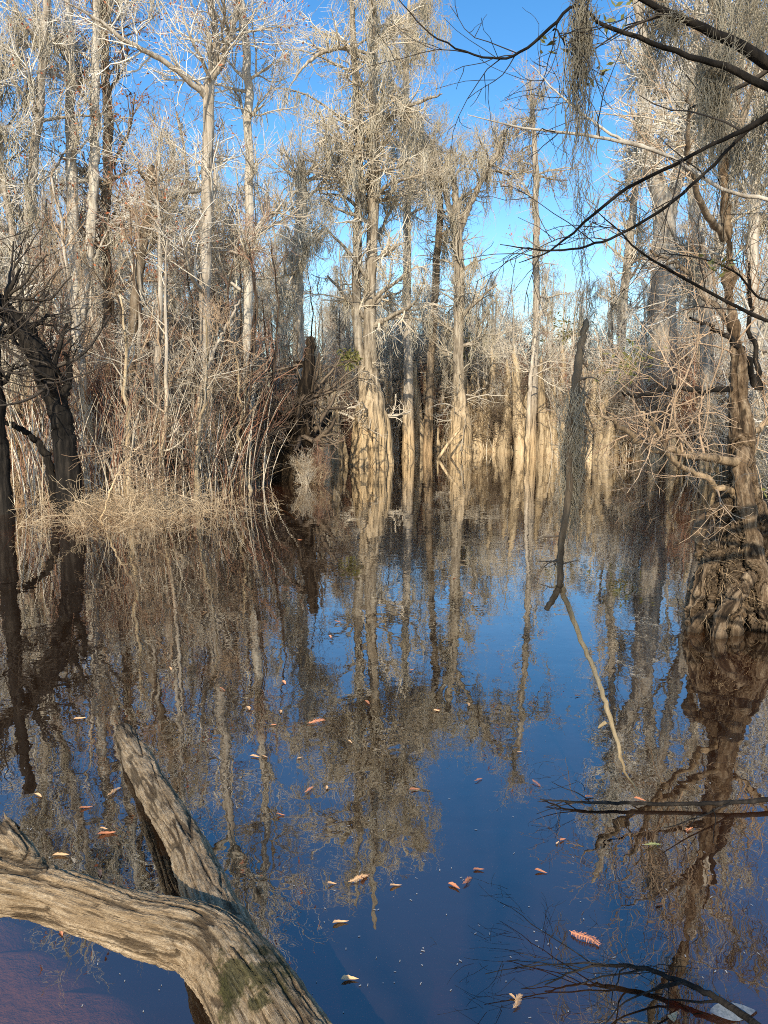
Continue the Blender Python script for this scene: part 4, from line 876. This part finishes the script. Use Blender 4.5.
# dead branch in the water at the lower right, plus one modelled reflection
def water_branch(name, label, pts, wd, seed, mat, kidz, k2):
    C_ = np.array([gnd(x, y, z) for x, y, z in pts]); o = thing(name, C_[0], label, 'branch'); ro = np.array(o.location)
    dd = np.linalg.norm(C_ - [0, 0, CAMH], axis=1).mean(); P, R = tb(C_, np.array(wd) * dd / F / 2, 40, .002, seed); rg = np.random.default_rng(seed)
    a = kids(rg, P[None, ::2], R[None, ::2], kidz, .15, 1, 20, 65, .2, .6, 9, .14, 0, .5, .4, .3, .0013); b_ = kids(rg, *a, k2, .2, 1, 20, 60, .1, .3, 7, .16, 0, .6, .4, .3, .0009); c_ = kids(rg, *b_, 3, .2, 1, 20, 60, .05, .16, 5, .18, 0, .6, .4, .3, .0007)
    for q in (a, b_, c_): q[0][:, :, 2] = q[0][:, :1, 2] + (q[0][:, :, 2] - q[0][:, :1, 2]) * .3
    MB().tubes(P - ro, R, 8).tubes(a[0] - ro, a[1], 5).tubes(b_[0] - ro, b_[1], 4).tubes(c_[0] - ro, c_[1], 3).build('limb', M[mat], o)
water_branch('branch_or_reflection', 'dark twiggy dead branch lying in the water in the lower right corner', [(790, 1050, .03), (735, 1010, .03), (690, 985, .04), (640, 968, .04), (590, 966, .03), (545, 985, .01)], [7, 5.5, 4.5, 3.5, 2, 1], 41, 'bark_dark', 10, 5)
water_branch('branch_or_reflection', 'thin dark modelled reflection of the level limb across the water below the gnarled roots', [(790, 798, .03), (740, 802, .03), (680, 804, .02), (620, 803, .02), (575, 802, .02), (540, 799, .0)], [5, 4, 3.5, 3, 2, 1], 42, 'bark_dark', 7, 4)  # branch geometry laid in place of the level limb's reflection
# ------------------------------------------------------------------ leaves on the water
def leaf_mesh(kind, mat, seed):
    rg = np.random.default_rng(seed); m_ = MB()
    if kind == 'broad':
        n_ = 11; u = np.linspace(0, 1, n_); wd = .2 * np.sin(math.pi * u ** .85); cz = .02 * np.sin(u * 4)
        V = np.concatenate([np.stack([u - .5, -wd, cz + .05 + .02 * np.sin(u * 9)], 1), np.stack([u - .5, 0 * u, cz + .03], 1), np.stack([u - .5, wd, cz + .02 * np.cos(u * 7)], 1)])
        i = np.arange(n_ - 1); m_.raw(V, np.concatenate([np.stack([k * n_ + i, (k + 1) * n_ + i, (k + 1) * n_ + i + 1, k * n_ + i + 1], 1) for k in (0, 1)]))
    elif kind == 'oval':
        n_ = 9; u = np.linspace(0, 1, n_); wd = .17 * np.sin(math.pi * u ** .8) ** .8 * (1 - .3 * u) * (1 + .1 * np.cos(np.arange(n_) * math.pi)); cz = .10 * np.sin(u * 3.5 + rg.uniform(0, 3)) + .07; by = .16 * np.sin(u * 3 + rg.uniform(0, 1))
        V = np.concatenate([np.stack([u - .5, by - wd, cz + wd * .5], 1), np.stack([u - .5, by, cz], 1), np.stack([u - .5, by + wd * 1.2, cz + wd * .7], 1)])
        i = np.arange(n_ - 1); m_.raw(V, np.concatenate([np.stack([k * n_ + i, (k + 1) * n_ + i, (k + 1) * n_ + i + 1, k * n_ + i + 1], 1) for k in (0, 1)]))
    else:
        u = np.linspace(-.5, .5, 9); z = .05 + .06 * np.sin(u * 4 + rg.uniform(0, 3)); ax = np.stack([u, .08 * np.sin(u * 5), z], 1); m_.tubes(ax, np.full(9, .012), 4)
        t_ = np.repeat(np.linspace(-.42, .5, 20), 2); s_ = np.tile([1, -1], 20); p = np.stack([t_, .08 * np.sin(t_ * 5), np.interp(t_, u, z)], 1)
        L = .2 * (1 - (t_ * 1.6) ** 2 * .8)[:, None] * rg.uniform(.7, 1.1, (40, 1)); d = np.stack([.6 + 0 * t_, s_ * .8, rg.uniform(-.15, .3, 40)], 1); e = np.stack([.8 + 0 * t_, -s_ * .6, 0 * t_], 1) * .016
        V = np.stack([p - e, p + e, p + d * L + e * .5, p + d * L - e * .5], 1); m_.raw(V, np.arange(160).reshape(40, 4))
    return m_.mesh('leaf', M[mat], kind == 'broad')
LM = {(k, c): leaf_mesh(k, c, 5) for k in ('oval', 'feather', 'broad') for c in ('leaf_red', 'leaf_tan', 'leaf_green', 'leaf_pale')}
rg = np.random.default_rng(8)
def leaf(x, y, w_, kind='oval', mat='leaf_red', label=None, rz=None, group='fallen leaves floating on the water'):
    p = gnd(x, y, .004); o = bpy.data.objects.new('floating_leaf', LM[(kind, mat)]); COL.objects.link(o); s = .84 * w_ * rg.uniform(.8, 1.1) * np.linalg.norm(p - [0, 0, CAMH]) / F
    o.location = [float(v) for v in p]; o.rotation_euler = (rg.normal(0, .12), rg.normal(0, .1), rg.uniform(-1.3, 1.3) if rz is None else rz); o.scale = (s, s, s * .8)
    return tag(o, label or 'small fallen leaf adrift on the open water, one of many alike', 'leaf', group)
leaf(61, 856, 20, 'oval', 'leaf_tan', 'orange oval leaf floating left of the log fork near its broken stub', .2)
leaf(108, 834, 20, 'oval', 'leaf_red', 'rust leaf tilted up, floating between the two arms of the log', .5); leaf(104, 829, 9, 'oval', 'leaf_tan', 'small yellow leaf touching the tilted rust leaf between the log arms', .3)
leaf(99, 874, 13, 'oval', 'leaf_red', 'short red leaf floating just above the left arm of the log'); leaf(60, 933, 14, 'oval', 'leaf_red', 'red brown leaf floating just below the left arm of the log'); leaf(114, 792, 20, 'feather', 'leaf_tan', 'tan feathery leaf floating left of the dipping arm of the log')
leaf(86, 808, 16, 'oval', 'leaf_red', 'slim red leaf floating up left of the tilted rust leaf', .6); leaf(38, 796, 14, 'oval', 'leaf_tan', 'slim tan leaf floating far left above the log')
leaf(358, 879, 22, 'feather', 'leaf_tan', 'pair of orange feathery leaf needles floating below the middle', .3); leaf(366, 877, 16, 'oval', 'leaf_red', 'orange leaf overlapping the feathery needles below the middle', 1.2)
leaf(332, 884, 13, 'oval', 'leaf_tan'); leaf(396, 886, 13, 'oval', 'leaf_tan'); leaf(341, 923, 16, 'oval', 'leaf_tan', 'amber leaf floating alone to the right of the log, nearest its trunk', .5)
leaf(467, 881, 19, 'feather', 'leaf_red', 'curled rust red leaf floating in the loose trio right of the middle', .8); leaf(454, 887, 17, 'oval', 'leaf_red', 'lower left leaf of the loose trio right of the middle', -.5); leaf(479, 870, 13, 'oval', 'leaf_red', 'topmost leaf of the loose trio right of the middle', .2)
leaf(541, 872, 15, 'oval', 'leaf_red', 'dark red oval leaf floating above the dead branch in the lower right', .0); leaf(517, 1002, 22, 'feather', 'leaf_tan', 'forked orange leaf floating near the bottom edge', .9); leaf(513, 998, 12, 'oval', 'leaf_tan', 'small orange leaf crossing the forked leaf near the bottom edge', -.5)
leaf(584, 938, 34, 'feather', 'leaf_red', 'long pinkish feather shaped leaf sunk near the lower right branch', -.8); leaf(652, 845, 18, 'feather', 'leaf_green', 'pale yellow green leaf cluster floating among the lower right twigs', .1)
leaf(316, 722, 19, 'feather', 'leaf_red', 'largest red leaf cluster floating left of the middle', .3); leaf(284, 683, 10, 'oval', 'leaf_red'); leaf(350, 980, 20, 'oval', 'leaf_tan', 'tan leaf floating near the bottom edge right of the log', .3)
leaf(733, 1012, 44, 'broad', 'leaf_pale', 'large pale bluish leaf lying on the lower right branch', .1, 'fallen leaves floating on the water')
leaf(676, 1018, 26, 'oval', 'leaf_tan', 'brown leaf sunk beside the large pale leaf in the lower right', 1.3)
for x, y, w_, k, c in [(248, 709, 12, 'oval', 'leaf_tan'), (255, 757, 14, 'oval', 'leaf_tan'), (265, 757, 8, 'oval', 'leaf_tan'), (309, 790, 15, 'feather', 'leaf_red'), (326, 788, 9, 'oval', 'leaf_tan'), (281, 815, 11, 'oval', 'leaf_red'), (367, 703, 14, 'oval', 'leaf_red'), (415, 790, 12, 'oval', 'leaf_red'), (437, 711, 8, 'oval', 'leaf_tan'), (468, 705, 9, 'oval', 'leaf_tan'),
                       (590, 797, 14, 'oval', 'leaf_red'), (640, 800, 12, 'oval', 'leaf_red'), (536, 783, 13, 'feather', 'leaf_red'), (563, 840, 10, 'oval', 'leaf_red'), (690, 830, 12, 'oval', 'leaf_red'), (558, 843, 7, 'oval', 'leaf_tan'), (478, 780, 13, 'feather', 'leaf_red'), (205, 612, 9, 'oval', 'leaf_tan'), (222, 689, 13, 'feather', 'leaf_red'), (170, 669, 9, 'oval', 'leaf_tan'),
                       (80, 719, 12, 'oval', 'leaf_tan'), (330, 637, 9, 'oval', 'leaf_red'), (455, 578, 8, 'oval', 'leaf_red'), (470, 594, 8, 'oval', 'leaf_red'), (412, 670, 9, 'oval', 'leaf_red'), (300, 540, 6, 'oval', 'leaf_red'), (338, 622, 8, 'oval', 'leaf_red'), (280, 712, 10, 'oval', 'leaf_tan'), (438, 710, 9, 'oval', 'leaf_red'), (578, 696, 10, 'oval', 'leaf_red'),
                       (520, 752, 7, 'oval', 'leaf_tan'), (660, 905, 9, 'oval', 'leaf_red'), (274, 725, 8, 'oval', 'leaf_red'), (300, 758, 7, 'oval', 'leaf_tan'), (350, 742, 7, 'oval', 'leaf_tan')]:
    leaf(x, y, w_, k, c)
# flecks of duff on the surface, past counting
n = 420; q = np.array([gnd(x, y, .002) for x, y in zip(rg.uniform(-20, 790, n), 560 + 480 * rg.random(n) ** 1.1)]); q[:, 2] = .002
th = rg.uniform(0, 3.14, n); L = rg.uniform(.0015, .006, n)[:, None]; d = np.stack([np.cos(th), np.sin(th), 0 * th], 1); e = np.stack([-np.sin(th), np.cos(th), 0 * th], 1) * rg.uniform(.0008, .0018, (n, 1))
mb = MB(); mb.raw(np.stack([q - d * L - e, q + d * L - e, q + d * L + e, q - d * L + e], 1), np.arange(n * 4).reshape(n, 4))
tag(mb.build('floating_duff', M['speck'], smooth=False), 'pale flecks of duff scattered over the dark water', 'duff', kind='stuff')

# ------------------------------------------------------------------ trees on the near bank, behind the photographer: they shade the log
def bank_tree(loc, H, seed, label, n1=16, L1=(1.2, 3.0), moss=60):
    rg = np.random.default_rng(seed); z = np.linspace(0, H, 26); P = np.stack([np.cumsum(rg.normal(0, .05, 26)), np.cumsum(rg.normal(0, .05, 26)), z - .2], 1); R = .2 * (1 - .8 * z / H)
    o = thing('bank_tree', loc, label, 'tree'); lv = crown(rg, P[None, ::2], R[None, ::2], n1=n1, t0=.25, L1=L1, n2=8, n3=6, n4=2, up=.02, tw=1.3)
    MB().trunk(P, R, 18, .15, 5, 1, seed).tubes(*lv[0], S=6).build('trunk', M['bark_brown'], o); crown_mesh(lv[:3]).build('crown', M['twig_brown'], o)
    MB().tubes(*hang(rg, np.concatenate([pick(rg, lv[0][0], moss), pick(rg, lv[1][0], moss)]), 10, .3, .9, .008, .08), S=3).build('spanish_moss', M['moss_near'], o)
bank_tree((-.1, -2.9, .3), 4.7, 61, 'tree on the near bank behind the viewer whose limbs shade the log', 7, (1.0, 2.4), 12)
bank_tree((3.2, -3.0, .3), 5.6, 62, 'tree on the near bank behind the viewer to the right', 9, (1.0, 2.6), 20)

# uncountable strands, sticks and flecks inside one thing
for ob in COL.objects:
    if ob.parent and ob.name.split('.')[0] in ('spanish_moss', 'sticks', 'twigs', 'rootlets', 'seed_clusters', 'leaves', 'strands', 'curls', 'splinters'): ob['kind'] = 'stuff'
